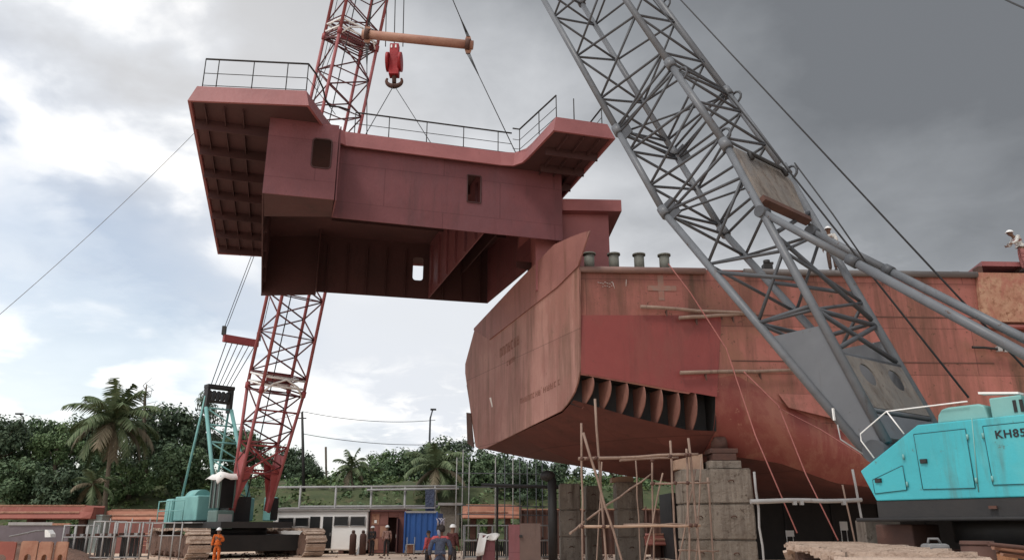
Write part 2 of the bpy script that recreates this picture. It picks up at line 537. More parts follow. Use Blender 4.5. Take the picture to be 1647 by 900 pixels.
# storm bank: thickens to the right and overhead, in front of the camera
zc = mth('MINIMUM', Z, 0.62)
S = mth('ADD', mth('MULTIPLY', X, 0.9), mth('MULTIPLY', zc, 1.3))
S = mth('ADD', S, mth('MULTIPLY', mth('SUBTRACT', n_big, 0.5), 0.40))
S = mth('ADD', S, mth('MULTIPLY', mth('SUBTRACT', n_mid, 0.5), 0.30))
S = mth('ADD', S, mth('MULTIPLY', mth('SUBTRACT', n_fine, 0.5), 0.15))
S = mth('SUBTRACT', S, mth('MULTIPLY', mrange(Y, 0.35, -0.5), 0.40))  # unseen sky behind the camera, brightened to add fill light
S = mth('SUBTRACT', S, mth('MULTIPLY', mrange(Z, 0.68, 0.95), 0.70))  # zenith above the frame brightened too, for more top light
ramp = N.new('ShaderNodeValToRGB')
els = [(-0.30, (1.40, 1.37, 1.32)), (-0.06, (1.05, 1.05, 1.04)), (0.04, (0.72, 0.75, 0.80)), (0.30, (0.71, 0.735, 0.775)), (0.42, (0.70, 0.715, 0.745)),
       (0.54, (0.62, 0.635, 0.66)), (0.66, (0.46, 0.475, 0.50)), (0.80, (0.275, 0.29, 0.31)), (1.0, (0.165, 0.176, 0.192))]
els = [((p_ + 0.3) / 1.3, c_) for p_, c_ in els]
S = mth('DIVIDE', mth('ADD', S, 0.3), 1.3)
ce = ramp.color_ramp.elements
ce[0].position, ce[0].color = els[0][0], rgba(els[0][1])
ce[1].position, ce[1].color = els[-1][0], rgba(els[-1][1])
for p_, c_ in els[1:-1]:
    e = ce.new(p_)
    e.color = rgba(c_)
L.new(S, ramp.inputs[0])
# grey bellies inside the white bank on the left
belly = mth('MULTIPLY', mrange(n_mid, 0.47, 0.66), mrange(Z, 0.30, 0.42))
belly = mth('MULTIPLY', belly, mrange(X, 0.0, -0.3))
mxb = N.new('ShaderNodeMix')
mxb.data_type = 'RGBA'
L.new(mth('MULTIPLY', belly, 0.8), mxb.inputs[0])
L.new(ramp.outputs[0], mxb.inputs[6])
mxb.inputs[7].default_value = (0.56, 0.56, 0.57, 1)
# bright sunlit billows in the bank on the left
lit = mth('MULTIPLY', mrange(n_mid, 0.54, 0.38), mth('MULTIPLY', mrange(X, -0.10, -0.34), mrange(Z, 0.24, 0.38)))
puf = mth('MULTIPLY', mrange(n_fine, 0.46, 0.72), mth('MULTIPLY', mrange(Z, 0.24, 0.10), mrange(X, -0.35, -0.2)))
lit = mth('MAXIMUM', lit, mth('MULTIPLY', puf, mrange(X, 0.05, -0.05)))
mxl = N.new('ShaderNodeMix')
mxl.data_type = 'RGBA'
L.new(lit, mxl.inputs[0])
L.new(mxb.outputs[2], mxl.inputs[6])
mxl.inputs[7].default_value = (1.12, 1.10, 1.07, 1)
mxb = mxl
bg_cl = N.new('ShaderNodeBackground')
L.new(mxb.outputs[2], bg_cl.inputs['Color'])
bg_cl.inputs['Strength'].default_value = 1.0
# blue gap low on the left, with haze and small cumulus in it
gap = mth('ADD', mth('MULTIPLY', X, -1.1), mth('MULTIPLY', Z, -1.0))
gap = mth('ADD', gap, mth('MULTIPLY', mth('SUBTRACT', n_big, 0.5), 0.40))
gap = mth('ADD', gap, mth('MULTIPLY', mth('SUBTRACT', n_mid, 0.5), 0.25))
gap = mrange(gap, 0.0, 0.30)
puff = mth('MULTIPLY', mrange(n_mid, 0.46, 0.66), mrange(Z, 0.34, 0.16))
gap = mth('MULTIPLY', gap, mth('SUBTRACT', 1.0, mth('MULTIPLY', puff, 0.75)))
mixs = N.new('ShaderNodeMixShader')
L.new(mth('MULTIPLY', gap, 0.62), mixs.inputs[0])
L.new(bg_cl.outputs[0], mixs.inputs[1])
L.new(bg_sky.outputs[0], mixs.inputs[2])
out = N.new('ShaderNodeOutputWorld')
L.new(mixs.outputs[0], out.inputs[0])

sd = bpy.data.lights.new('sun', 'SUN')
sd.energy = 1.5
sd.angle = R(12)
sd.color = (1.0, 0.96, 0.90)
so = bpy.data.objects.new('sun', sd)
COL.objects.link(so)
sv = Vector((math.sin(SUN_AZ) * math.cos(SUN_EL), math.cos(SUN_AZ) * math.cos(SUN_EL), math.sin(SUN_EL)))
so.rotation_euler = sv.to_track_quat('Z', 'Y').to_euler()
so.location = sv * 80

scene.view_settings.view_transform = 'Standard'
scene.view_settings.look = 'None'
scene.view_settings.exposure = 0.18
scene.view_settings.gamma = 1.0

# ------------------------------------------------------------------ ground and slope
g = MB()
g.add([(-900, -200, 0), (900, -200, 0), (900, 1500, 0), (-900, 1500, 0)], [(0, 1, 2, 3)])
tag(g.build('ground', EARTH, loc=(0, 0, 0)), kind='structure')

h = MB()
nx, ny = 90, 26
for j in range(ny + 1):
    for i in range(nx + 1):
        x = -75 + 150 * i / nx
        y = 61 + 60 * (j / ny) ** 1.3
        t = min(1, (y - 61) / 14.0)
        z = (t * t * (3 - 2 * t)) * 5.0 + (y - 61) * 0.03
        z += (noise.noise(Vector((x * .16, y * .2, 3))) * 0.9 + noise.noise(Vector((x * .5, y * .5, 9))) * 0.25) * t
        h.v.append(Vector((x, y, z - 0.02)))
for j in range(ny):
    for i in range(nx):
        a = j * (nx + 1) + i
        h.f.append([a, a + 1, a + nx + 2, a + nx + 1])
        h.sm.append(True)
tag(h.build('hill', HILL, loc=(0, 61, 0)), kind='structure')


def hill_z(x, y):
    if y < 61:
        return 0
    t = min(1, (y - 61) / 14.0)
    return (t * t * (3 - 2 * t)) * 5.0 + (y - 61) * 0.03


# ------------------------------------------------------------------ the bridge deck section in the air
UV, VV = Vector((0.9628, 0.2700, 0)), Vector((-0.2830, 0.9591, 0))
ZB, ZD, ZT = 13.0, 16.0, 16.68
UP = Vector((0, 0, 1))
block = thing('bridge_block', (-6.0, 33.5, ZB), 'huge dark red ship bridge section with two wings, hanging in the air', 'ship section')


def V3(x, y, z):
    return Vector((x, y, z))


def ring_wall(mb, o, e1, e2, th, hole, rad=0.0, m=5):
    """a wall plate o + a*e1 + b*e2 (a, b in metres along unit vectors), thickness vector th, one window hole (a0,a1,b0,b1)"""
    (W, Hh), (a0, a1, b0, b1) = hole[0], hole[1]
    e1, e2, th, o = Vector(e1), Vector(e2), Vector(th), Vector(o)
    oc = [(0, 0), (W, 0), (W, Hh), (0, Hh)]
    ic = [(a0, b0), (a1, b0), (a1, b1), (a0, b1)]
    pts, own = [], []
    for k, (a, b) in enumerate(ic):
        if rad <= 0:
            pts.append((a, b))
            own.append(k)
        else:
            cx = a + (rad if k in (0, 3) else -rad)
            cy = b + (rad if k in (0, 1) else -rad)
            for i in range(m + 1):
                q = R(180 + 90 * k) + R(90) * i / m
                pts.append((cx + rad * math.cos(q), cy + rad * math.sin(q)))
                own.append(k)
    n = len(pts)
    base = len(mb.v)
    for t in (0, 1):
        mb.v += [o + e1 * a + e2 * b + th * t for a, b in oc] + [o + e1 * a + e2 * b + th * t for a, b in pts]
    s = 4 + n
    for t in (0, 1):
        q = base + t * s
        for i in range(n):
            j = (i + 1) % n
            if own[i] == own[j]:
                mb.f.append([q + own[i], q + 4 + j, q + 4 + i])
            else:
                mb.f.append([q + own[i], q + own[j], q + 4 + j, q + 4 + i])
            mb.sm.append(False)
    for i in range(4):
        j = (i + 1) % 4
        mb.f.append([base + i, base + j, base + s + j, base + s + i])
        mb.sm.append(False)
    for i in range(n):
        j = (i + 1) % n
        mb.f.append([base + 4 + i, base + 4 + j, base + s + 4 + j, base + s + 4 + i])
        mb.sm.append(False)


# deck outline (outer edge of the fascia), seen from above
LD = 16.9
P0 = Vector((-11.46, 24.23))
P1 = Vector((-7.26, 24.57))
PR = Vector((4.02, 27.08))
outline = [P0, P1, Vector((-7.02, 26.45)), Vector((-6.90, 27.15)), Vector((-6.55, 27.62)), Vector((-0.45, 29.36)), Vector((0.05, 29.42)),
           Vector((0.42, 29.12)), Vector((0.62, 28.72)), Vector((1.57, 26.39)), PR,
           PR + Vector((VV.x, VV.y)) * LD, P0 + Vector((VV.x, VV.y)) * LD]


def inset(poly, d):
    n, res = len(poly), []
    for i in range(n):
        a, b, c = poly[i - 1], poly[i], poly[(i + 1) % n]
        e1, e2 = (b - a).normalized(), (c - b).normalized()
        n1, n2 = Vector((-e1.y, e1.x)), Vector((-e2.y, e2.x))
        m = (n1 + n2)
        m = m / max(0.35, m.dot(n1))
        res.append(b + m * d)
    return res


inn_top, inn_bot = inset(outline, 0.22), inset(outline, 0.10)
fa = MB()
no = len(outline)
for p in outline:
    fa.v.append(V3(p.x, p.y, ZD - 0.04))
for p in inn_top:
    fa.v.append(V3(p.x, p.y, ZT))
for p in inset(outline, 0.32):
    fa.v.append(V3(p.x, p.y, ZT))
for p in inn_bot:
    fa.v.append(V3(p.x, p.y, ZD - 0.04))
for i in range(no):
    j = (i + 1) % no
    for a, b in ((0, 1), (1, 2), (2, 3), (3, 0)):
        fa.f.append([a * no + i, a * no + j, b * no + j, b * no + i])
        fa.sm.append(False)
fa.build('fascia', PRIMER_TRIM, block)
dk = MB()
ind = inset(outline, 0.16)
dk.prism([V3(p.x, p.y, ZD + 0.03) for p in ind], (0, 0, 0.25))
dk.build('deck', PRIMER_DARK, block)

# walls
A0, A1 = V3(-8.93, 25.54, ZB), V3(-6.50, 26.15, ZB)          # window block under the left wing
M0, M1 = V3(-6.96, 27.82, ZB), V3(2.12, 30.42, ZB)           # the long face
FR, FL = V3(-1.28, 39.85, ZB), V3(-12.77, 37.89, ZB)         # far corners
HW = ZD - ZB + 0.03
eA, eM = (A1 - A0).normalized(), (M1 - M0).normalized()
nA, nM = Vector((-eA.y, eA.x, 0)), Vector((-eM.y, eM.x, 0))   # pointing away from the camera


def hole_px(o, e, n, pts):
    q = [atpl(px, py, o, n) - o for px, py in pts]
    a = [v.dot(e) for v in q]
    b = [v.z for v in q]
    return (min(a), max(a), min(b), max(b))


hA = hole_px(A0, eA, nA, [(504, 222), (531, 272)])
hM = hole_px(M0, eM, nM, [(752, 281), (773, 327)])
wb = MB()
ring_wall(wb, A0, eA, UP, nA * 0.05, (((A1 - A0).length, HW), hA), rad=0.13)
wb.build('block_wall', PRIMER, block)
wf = MB()
ring_wall(wf, M0, eM, UP, nM * 0.05, (((M1 - M0).length, HW), hM), rad=0.04)
wf.build('front_wall', PRIMER, block)


def frame_strip(o, e, n, hh, name, rad):
    f = MB()
    a0, a1, b0, b1 = hh
    pts = []
    for k, (a, b) in enumerate(((a0, b0), (a1, b0), (a1, b1), (a0, b1))):
        cx = a + (rad if k in (0, 3) else -rad)
        cy = b + (rad if k in (0, 1) else -rad)
        for i in range(5):
            q = R(180 + 90 * k) + R(90) * i / 4
            pts.append(o + e * (cx + rad * math.cos(q)) + UP * (cy + rad * math.sin(q)) - n * 0.012)
    pts.append(pts[0])
    f.path(pts, 0.028, 6, cap=False)
    f.build(name, PRIMER_DARK, block)


frame_strip(A0, eA, nA, hA, 'window_frame', 0.13)
frame_strip(M0, eM, nM, hM, 'window_frame', 0.04)


def plate(name, a, b, z0, z1, mat, th=0.05, parent=block):
    a, b = Vector((a[0], a[1], 0)), Vector((b[0], b[1], 0))
    e = (b - a).normalized()
    n = Vector((-e.y, e.x, 0)) * th
    m = MB().obox(a + UP * z0, b - a, n, UP * (z1 - z0))
    return m.build(name, mat, parent)


F0_ = V3(-9.95, 37.74, ZB)
plate('return_wall', A1 + Vector((0.02, 0.06, 0)), M0 - Vector((0.0, 0.02, 0)), ZB + 0.004, ZD + .02, PRIMER, -0.05)
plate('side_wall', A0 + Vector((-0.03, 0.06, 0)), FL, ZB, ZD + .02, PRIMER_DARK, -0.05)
plate('side_wall', M1 + Vector((-0.04, 0.06, 0)), FR, ZB, ZD + .02, PRIMER, 0.05)
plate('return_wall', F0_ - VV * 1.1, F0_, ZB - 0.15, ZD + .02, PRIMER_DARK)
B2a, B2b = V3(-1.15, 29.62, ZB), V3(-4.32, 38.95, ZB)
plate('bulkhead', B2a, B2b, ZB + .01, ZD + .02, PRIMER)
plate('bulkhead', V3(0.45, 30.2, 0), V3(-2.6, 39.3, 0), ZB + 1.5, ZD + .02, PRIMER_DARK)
# underside plating of the window block
us = MB()
us.prism([A0 + V3(0.03, 0.05, 0.02), A1 + V3(-0.02, 0.05, 0.02), M0 + V3(-0.02, 0.02, 0.02), A0 + VV * 2.35 + V3(0.03, 0, 0.02)], (0, 0, 0.04))
us.build('floor_plate', PRIMER_DARK, block)
# far wall with the bright doorway
eF = (FR - V3(-9.9, 37.72, ZB)).normalized()
nF = Vector((-eF.y, eF.x, 0))
F0 = V3(-9.95, 37.75, ZB)
hF = hole_px(F0, eF, nF, [(665, 413), (680, 451)])
fw = MB()
ring_wall(fw, F0, eF, UP, nF * 0.05, (((FR - F0).length, HW), hF), rad=0.16)
fw.build('far_wall', PRIMER_DARK, block)
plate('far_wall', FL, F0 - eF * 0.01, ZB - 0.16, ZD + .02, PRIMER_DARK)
# beams under the deck: left overhang, right wing, inside
for k, dd in enumerate((1.45, 3.6, 5.8, 8.1, 10.6, 13.2, 15.6)):
    a = V3(P0.x, P0.y, 0) + VV * dd + UV * 0.14
    b = a + UV * (2.66 if dd > 1.6 else 4.0)
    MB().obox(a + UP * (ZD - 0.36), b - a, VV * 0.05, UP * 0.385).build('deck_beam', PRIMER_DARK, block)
for k, uu in enumerate((0.55, 1.2, 1.85)):
    a = V3(P0.x, P0.y, 0) + UV * uu + VV * 0.2
    MB().obox(a + UP * (ZD - 0.15), VV * 16.3, UV * 0.03, UP * 0.17).build('deck_stiffener', PRIMER_DARK, block)
for k, dd in enumerate((1.5, 3.0, 4.6)):
    b = V3(PR.x, PR.y, 0) + VV * dd - UV * 0.14
    a = b - UV * (2.2 if dd < 2 else 1.9)
    MB().obox(a + UP * (ZD - 0.3), b - a, VV * 0.05, UP * 0.325).build('deck_beam', PRIMER_DARK, block)
for uu in (0.6, 1.25, 1.9):
    b = V3(PR.x, PR.y, 0) - UV * uu + VV * 0.2
    MB().obox(b + UP * (ZD - 0.13), VV * 4.4, UV * 0.03, UP * 0.15).build('deck_stiffener', PRIMER_DARK, block)
for dd in (2.2, 4.6, 7.0):
    a = M0 + VV * dd + UV * 0.3
    MB().obox(V3(a.x, a.y, ZD - 0.4), UV * 8.7, VV * 0.06, UP * 0.42).build('deck_beam', PRIMER_DARK, block)
for k in range(9):
    q = F0 + eF * (.45 + k * 1.0)
    if hF[0] - .15 < .45 + k < hF[1] + .1:
        continue
    MB().obox(q - nF * .16 + UP * .02, eF * .03, nF * .155, UP * (HW - .42)).build('stiffener', PRIMER_DARK, block)
for k in range(6):
    q = lerp(B2a, B2b, (k + .5) / 6)
    e2 = (B2b - B2a).normalized()
    MB().obox(q + UP * .06, e2 * .03, Vector((e2.y, -e2.x, 0)) * -.15 if False else UV * -.15, UP * (HW - .46)).build('stiffener', PRIMER, block)
for k in range(5):
    q = lerp(A0, FL, (k + .8) / 5.6) + UV * .06
    MB().obox(q + UP * .04, VV * .03, UV * .14, UP * (HW - .4)).build('stiffener', PRIMER_DARK, block)
# bracket under the right end of the long face
bx = M1 + VV * 3.0
MB().prism([V3(bx.x, bx.y, ZB), V3(bx.x, bx.y, ZB - 0.45), V3(bx.x, bx.y, ZB) - UV * 1.1 - UP * 0.3, V3(bx.x, bx.y, ZB) - UV * 1.1], VV * 0.06).build('bracket', PRIMER_DARK, block)


def railing(name, pts, hts, posts, parent, label=None, mat=BLACK_SKIRT, top_r=0.035):
    """pts: foot line on the deck; posts: indices that carry a post"""
    rr = MB()
    tops = [p + UP * hts for p in pts]
    rr.path(tops, top_r, 8)
    for fr in (0.50, 0.08):
        rr.path([p + UP * hts * fr for p in pts], 0.014, 6)
    o = rr.build(name, mat, parent)
    for i in posts:
        MB().tube(pts[i] - UP * 0.02, tops[i], 0.020).build('post', mat, o)
    return o


zr = ZT - 0.03
lw = [Vector(P0.to_3d()) + V3(0.33, 0.30, zr), Vector(P0.to_3d()) + V3(0.33, 0.30, zr) + UV * 0.55 * 1.0, None, None]
q0, q1 = V3(P0.x + 0.33, P0.y + 0.28, zr), V3(P1.x - 0.22, P1.y + 0.26, zr)
lr = [q0, lerp(q0, q1, .13), lerp(q0, q1, .47), lerp(q0, q1, .80), q1]
r1 = railing('railing', lr, 1.18, (0, 1, 2, 3, 4), block)
# bent hand rail running down from the left wing along the step of the deck
q2 = V3(-6.98, 27.3, zr)
bent = [q1 + UP * 1.18, lerp(q1, q2, .25) + UP * 1.16, lerp(q1, q2, .5) + UP * .95, lerp(q1, q2, .62) + UP * 0.62, lerp(q1, q2, .8) + UP * .58,
        q2 + V3(.1, .2, .95), q2 + V3(.4, .55, 1.02)]
MB().path(bent, 0.035).build('hand_rail', BLACK_SKIRT, block)
MB().path([q1 + UP * .6, lerp(q1, q2, .5) + UP * .55, q2 + UP * .5], 0.014, 6).build('hand_rail', BLACK_SKIRT, block)
m0, m1 = V3(-6.35, 28.05, zr), V3(-0.35, 29.70, zr)
mr = [m0] + [lerp(m0, m1, t) for t in (.22, .47, .72, .96)] + [m1 + UV * .35]
railing('railing', mr, 1.02, (0, 1, 2, 3, 4), block)
w0, w1 = V3(0.32, 29.45, zr), V3(1.72, 26.75, zr)
railing('railing', [w0 - UV * .3, w0, lerp(w0, w1, .55), w1], 1.02, (1, 2, 3), block)
MB().tube(V3(2.42, 26.95, zr), V3(2.42, 26.95, zr + 1.0), 0.022).build('rail_post', BLACK_SKIRT, block)
e0 = V3(3.55, 27.35, zr)
railing('railing', [e0, e0 + VV * 1.6], 0.8, (0, 1), block, mat=BLACK_SKIRT)

# ------------------------------------------------------------------ lifting gear
spr_a, spr_b = at(583, 55, 30), at(761, 73, 30.0)
sp = thing('spreader_pipe', lerp(spr_a, spr_b, .5), 'rusty spreader pipe slung level across the ropes above the bridge section', 'spreader beam')
MB().tube(spr_a, spr_b, 0.205, n=16).build('pipe', paint('worn spreader pipe', (0.44, 0.25, 0.18), (0.34, 0.16, 0.12), (0.20, 0.085, 0.07), 1.5, 0.6, cover=0.5, streak=False), sp)
dsp = (spr_b - spr_a).normalized()
for f_, in ((0.045,), (0.955,)):
    c = lerp(spr_a, spr_b, f_)
    MB().tube(c - dsp * .10, c + dsp * .10, 0.27, n=16).build('collar', RUST_DARK, sp)
    lg = MB()
    for s_ in (1, -1):
        lg.prism([c + UP * s_ * .2 - dsp * .16, c + UP * s_ * .2 + dsp * .16, c + UP * s_ * .46 + dsp * .09, c + UP * s_ * .46 - dsp * .09], Vector((-dsp.y, dsp.x, 0)) * .06)
    lg.build('lug', RUST_LIGHT, sp)
cl, cr_ = lerp(spr_a, spr_b, .045), lerp(spr_a, spr_b, .955)
tipR = at(640, -210, 30.2)
for c in (cl, cr_):
    hi = c + UP * .42
    s1 = MB().tube(hi, tipR, 0.022)
    k1, k2 = lerp(hi, tipR, .06), lerp(hi, tipR, .12)
    s1.tube(hi + dsp * .06, k2, 0.018)
    s1.tube(hi - dsp * .06, k2, 0.018)
    s1.build('sling', ROPE, sp)
for c, f in ((cl, V3(-6.05, 29.2, ZT + .02)), (cr_, V3(0.20, 29.9, ZT + .02))):
    lo = c - UP * .42
    s1 = MB().tube(lo, f, 0.020)
    s1.tube(lo + dsp * .07, lerp(lo, f, .24), 0.018)
    s1.tube(lo - dsp * .07, lerp(lo, f, .24), 0.018)
    s1.build('sling', ROPE, sp)
    MB().tube(f - V3(0, 0, .05), f + V3(0, 0, .12), .06).build('shackle', RUST_DARK, sp)

hk = at(634, 100, 31.6)
hook = thing('hook_block', at(634, 138, 31.6), 'bright red hook block hanging on three ropes under the spreader pipe', 'hook block')
hx = Vector((1, 0, 0))
hy = Vector((0, 1, 0))
zt, zm, zl = at(634, 73, 31.6), at(634, 100, 31.6), at(634, 116, 31.6)
MB().box(lerp(zt, zl, .5), (0.42, 0.34, (zt - zl).length)).build('cheek_plate', HOOK_RED, hook, bevel=.02)
for sx in (-1, 1):
    MB().tube(zm + hx * (sx * .23), zm + hx * (sx * .36), 0.46, n=20).build('sheave', HOOK_RED, hook)
bz = MB()
for sx in (-.1, .1):
    bz.box(lerp(zt, zl, .12) + hx * sx - hy * .18, (.07, .03, .16))
bz.build('window_slot', WHITE, hook)
neck = at(634, 118, 31.6)
MB().box(neck, (0.46, 0.42, 0.30)).build('trunnion', HOOK_RED, hook, bevel=.02)
MB().tube(neck, at(634, 134, 31.6), 0.10, n=10).build('shank', RUST_DARK, hook)
hb = at(634, 131, 31.6)
for sx in (-1, 1):
    pts = []
    for i in range(11):
        q = R(-90) + sx * R(118) * i / 10
        pts.append(hb + V3(math.cos(q) * 0.36, 0, math.sin(q) * 0.27 + 0.02))
    MB().path(pts, [0.13 - 0.008 * i for i in range(11)], 10).build('hook', RUST_DARK, hook)
for px in (620, 634, 648):
    MB().tube(at(px, 75, 31.6), at(px + 5, -150, 31.9), 0.024, n=6).build('rope_fall', ROPE, hook)
hb2 = hb - UP * .2
for f in (V3(-6.6, 29.6, ZT), V3(-2.9, 31.0, ZT)):
    MB().tube(hb2, f, 0.018, n=6).build('sling', ROPE, hook)

# ------------------------------------------------------------------ the ship on blocks
SC = Vector((2.51, 27.97, 0))
TV, TN = Vector((-0.406, 0.914, 0)), Vector((0.914, 0.406, 0))      # across the transom; into the ship
AV, NV = Vector((0.9988, 0.049, 0)), Vector((0.049, -0.9988, 0))    # along the side; outwards to the camera
ship = thing('ship_hull', (10, 34, 0), 'rusty red hull of an unfinished ship standing high on concrete blocks', 'ship')


def tp(c, z, out=0.0):
    return SC + TV * c + UP * z - TN * out


def sd_(s, z, out=0.0):
    return SC + AV * s + UP * z + NV * out


low = [(-0.2, 10.99), (0.0, 7.0), (0.18, 6.62), (0.42, 6.34), (0.72, 6.12), (1.05, 5.95), (1.5, 5.78), (9.0, 5.06), (9.8, 5.08), (10.3, 5.25),
       (11.87, 9.02), (11.89, 9.5), (10.66, 11.0), (8.6, 10.08), (1.55, 10.70)]
MB().prism([tp(c, z, 0.0) for c, z in low], -TN * 0.06).build('transom', TRANSOM, ship)
bul = [(-1.12, 12.07), (-0.80, 11.72), (-0.47, 11.34), (-0.22, 11.0), (1.55, 10.66), (8.6, 10.04), (10.66, 10.98), (10.60, 11.06), (5.74, 11.9), (1.75, 12.5), (0.3, 12.33), (-0.7, 12.17)]
MB().prism([tp(c, z, 0.062) for c, z in bul], -TN * 0.05).build('bulwark', BULW, ship)
# rolled edge of the bulwark tip
MB().path([tp(c, z, 0.09) for c, z in ((-0.22, 11.0), (-0.47, 11.34), (-0.80, 11.72), (-1.12, 12.07))], 0.04).build('bulwark_edge', BULW, ship)

ST = [  # s, z of side foot, (c, z) knuckle, (c, z) bilge, z keel, breadth
    (0.0, 6.90, (0.60, 6.06), (1.50, 5.72), 5.35, 11.8),
    (2.0, 6.56, (0.42, 5.44), (1.50, 5.02), 4.35, 12.2),
    (3.9, 6.22, (0.32, 4.98), (1.50, 4.46), 3.75, 12.5),
    (4.9, 6.80, (0.18, 4.92), (1.35, 4.20), 3.60, 12.6),
    (5.7, 6.95, (-0.06, 5.30), (1.10, 4.12), 3.45, 12.7),
    (6.5, 6.50, (-0.16, 5.20), (0.92, 4.00), 3.35, 12.8),
    (7.4, 5.85, (-0.22, 5.00), (0.75, 3.85), 3.25, 12.9),
    (9.3, 4.95, (-0.16, 4.15), (0.70, 3.15), 3.0, 13.0),
    (12.0, 4.55, (-0.05, 3.65), (0.8, 2.85), 2.75, 13.0),
    (16.0, 4.40, (0.05, 3.50), (0.9, 2.75), 2.7, 13.0),
    (36.0, 4.40, (0.05, 3.50), (0.9, 2.75), 2.7, 13.0)]


def across(s):
    t = min(1.0, s / 11.0)
    return lerp(TV, Vector((-0.05, 0.9988, 0)), t).normalized()


def hp(s, c, z):
    return SC + AV * s + across(s) * c + UP * z


def strip(mb, pa, pb, stations, skip=None, smooth=True):
    k = len(mb.v)
    for st in stations:
        mb.v += [pa(st), pb(st)]
    for i in range(len(stations) - 1):
        mb.f.append([k + 2 * i, k + 2 * i + 1, k + 2 * i + 3, k + 2 * i + 2])
        mb.sm.append(smooth)


def dense(a, b, n):
    """interpolated stations"""
    res = []
    for i in range(n + 1):
        s = a + (b - a) * i / n
        for p, q in zip(ST, ST[1:]):
            if p[0] - 1e-6 <= s <= q[0] + 1e-6:
                t = (s - p[0]) / (q[0] - p[0])
                f = lambda x, y: x + (y - x) * t
                res.append((s, f(p[1], q[1]), (f(p[2][0], q[2][0]), f(p[2][1], q[2][1])), (f(p[3][0], q[3][0]), f(p[3][1], q[3][1])), f(p[4], q[4]), f(p[5], q[5])))
                break
    return res


full = dense(0, 36, 72)
full = dense(0, 4.9, 10) + dense(4.9, 12, 30)[1:] + dense(12, 36, 12)[1:]
fore = [s for s in full if s[0] >= 4.85]
DZ = 11.0
sh = MB()
strip(sh, lambda s: hp(s[0], 0, DZ), lambda s: hp(s[0], 0, s[1]), full, smooth=False)
strip(sh, lambda s: hp(s[0], .04, s[1]), lambda s: hp(s[0], .04, DZ), full, smooth=False)
sh.build('side_plating', HULL, ship)
sh = MB()
NR = 12


def bil(st, f):
    """point on the rounded bilge, f from the side foot (0) to the bottom edge (1)"""
    ctrl = [(0.0, st[1]), (0.0, st[1] * .45 + st[2][1] * .55), (st[2][0] - .04, st[2][1] * .7 + st[3][1] * .3), (st[3][0], st[3][1])]
    q = 1 - f
    w_ = (q ** 3, 3 * q * q * f, 3 * q * f * f, f ** 3)
    return hp(st[0], sum(a * c[0] for a, c in zip(w_, ctrl)), sum(a * c[1] for a, c in zip(w_, ctrl)))


for st in fore:
    sh.v += [bil(st, j / NR) for j in range(NR + 1)]
for i in range(len(fore) - 1):
    for j in range(NR):
        k = i * (NR + 1) + j
        sh.f.append([k, k + 1, k + NR + 2, k + NR + 1])
        sh.sm.append(True)
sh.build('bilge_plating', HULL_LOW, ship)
sh = MB()
aft = [s for s in full if s[0] <= 4.95]
strip(sh, lambda s: hp(s[0], s[2][0], s[2][1]), lambda s: hp(s[0], s[3][0], s[3][1]), aft)
strip(sh, lambda s: hp(s[0], s[3][0], s[3][1]), lambda s: hp(s[0], s[5] / 2, s[4]), full)
strip(sh, lambda s: hp(s[0], s[5] / 2, s[4]), lambda s: hp(s[0], s[5] - s[3][0], s[3][1] - .5 * max(0, 1 - s[0] / 4)), full)
strip(sh, lambda s: hp(s[0], s[5] - s[3][0], s[3][1] - .5 * max(0, 1 - s[0] / 4)), lambda s: hp(s[0], s[5], s[1] + 1.5), full)
strip(sh, lambda s: hp(s[0], s[5], s[1] + 1.5), lambda s: hp(s[0], s[5] - 1.0 * max(0, 1 - s[0] / 4), DZ), full)
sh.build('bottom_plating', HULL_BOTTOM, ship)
sh = MB()
strip(sh, lambda s: hp(s[0], 0.0, DZ), lambda s: hp(s[0], s[5] - 1.0 * max(0, 1 - s[0] / 4), DZ), full)
sh.build('deck', PRIMER_DARK, ship)
# open bay with curved frames
FRAME_M = paint('frame red', (.235, .115, .088), (.185, .08, .064), (.11, .05, .04), 2, .65)
bay = [s for s in aft]
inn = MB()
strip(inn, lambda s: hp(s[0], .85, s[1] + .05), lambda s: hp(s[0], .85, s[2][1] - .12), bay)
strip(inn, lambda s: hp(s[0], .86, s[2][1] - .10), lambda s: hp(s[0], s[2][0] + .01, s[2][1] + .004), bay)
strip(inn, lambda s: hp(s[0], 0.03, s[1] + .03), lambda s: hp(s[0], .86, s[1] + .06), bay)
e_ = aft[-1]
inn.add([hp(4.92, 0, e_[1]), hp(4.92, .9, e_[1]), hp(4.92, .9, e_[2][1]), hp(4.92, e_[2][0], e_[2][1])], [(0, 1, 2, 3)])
inn.build('bay_lining', BLACK, ship)  # black lining puts the shade of the recess into the colour


def st_at(s):
    return dense(s, s + 0.001, 1)[0]


for k in range(7):
    s = 0.42 + k * 0.62
    q = st_at(s)
    zt_, zb_ = q[1], q[2][1]
    poly = [(0.9, zt_ - .01)]
    for i in range(9):
        f = i / 8
        poly.append((0.02 + q[2][0] * f ** 2 * .9 - 0.16 * math.sin(math.pi * f) * (1 - f * .5) + 0.62 * max(0, f - .62) ** 1.5, zt_ - .01 - (zt_ - zb_ + .02) * f))
    poly.append((0.9, zb_ - .15))
    MB().prism([hp(s, c, z) for c, z in poly], AV * 0.035).build('frame', FRAME_M, ship)
# fresh plate let into the side
pl = [(-0.0, 9.13), (5.36, 9.19), (4.95, 6.12), (0.0, 6.95)]
MB().prism([sd_(s, z, 0.008) for s, z in pl], NV * 0.014).build('new_plate', PATCH, ship)
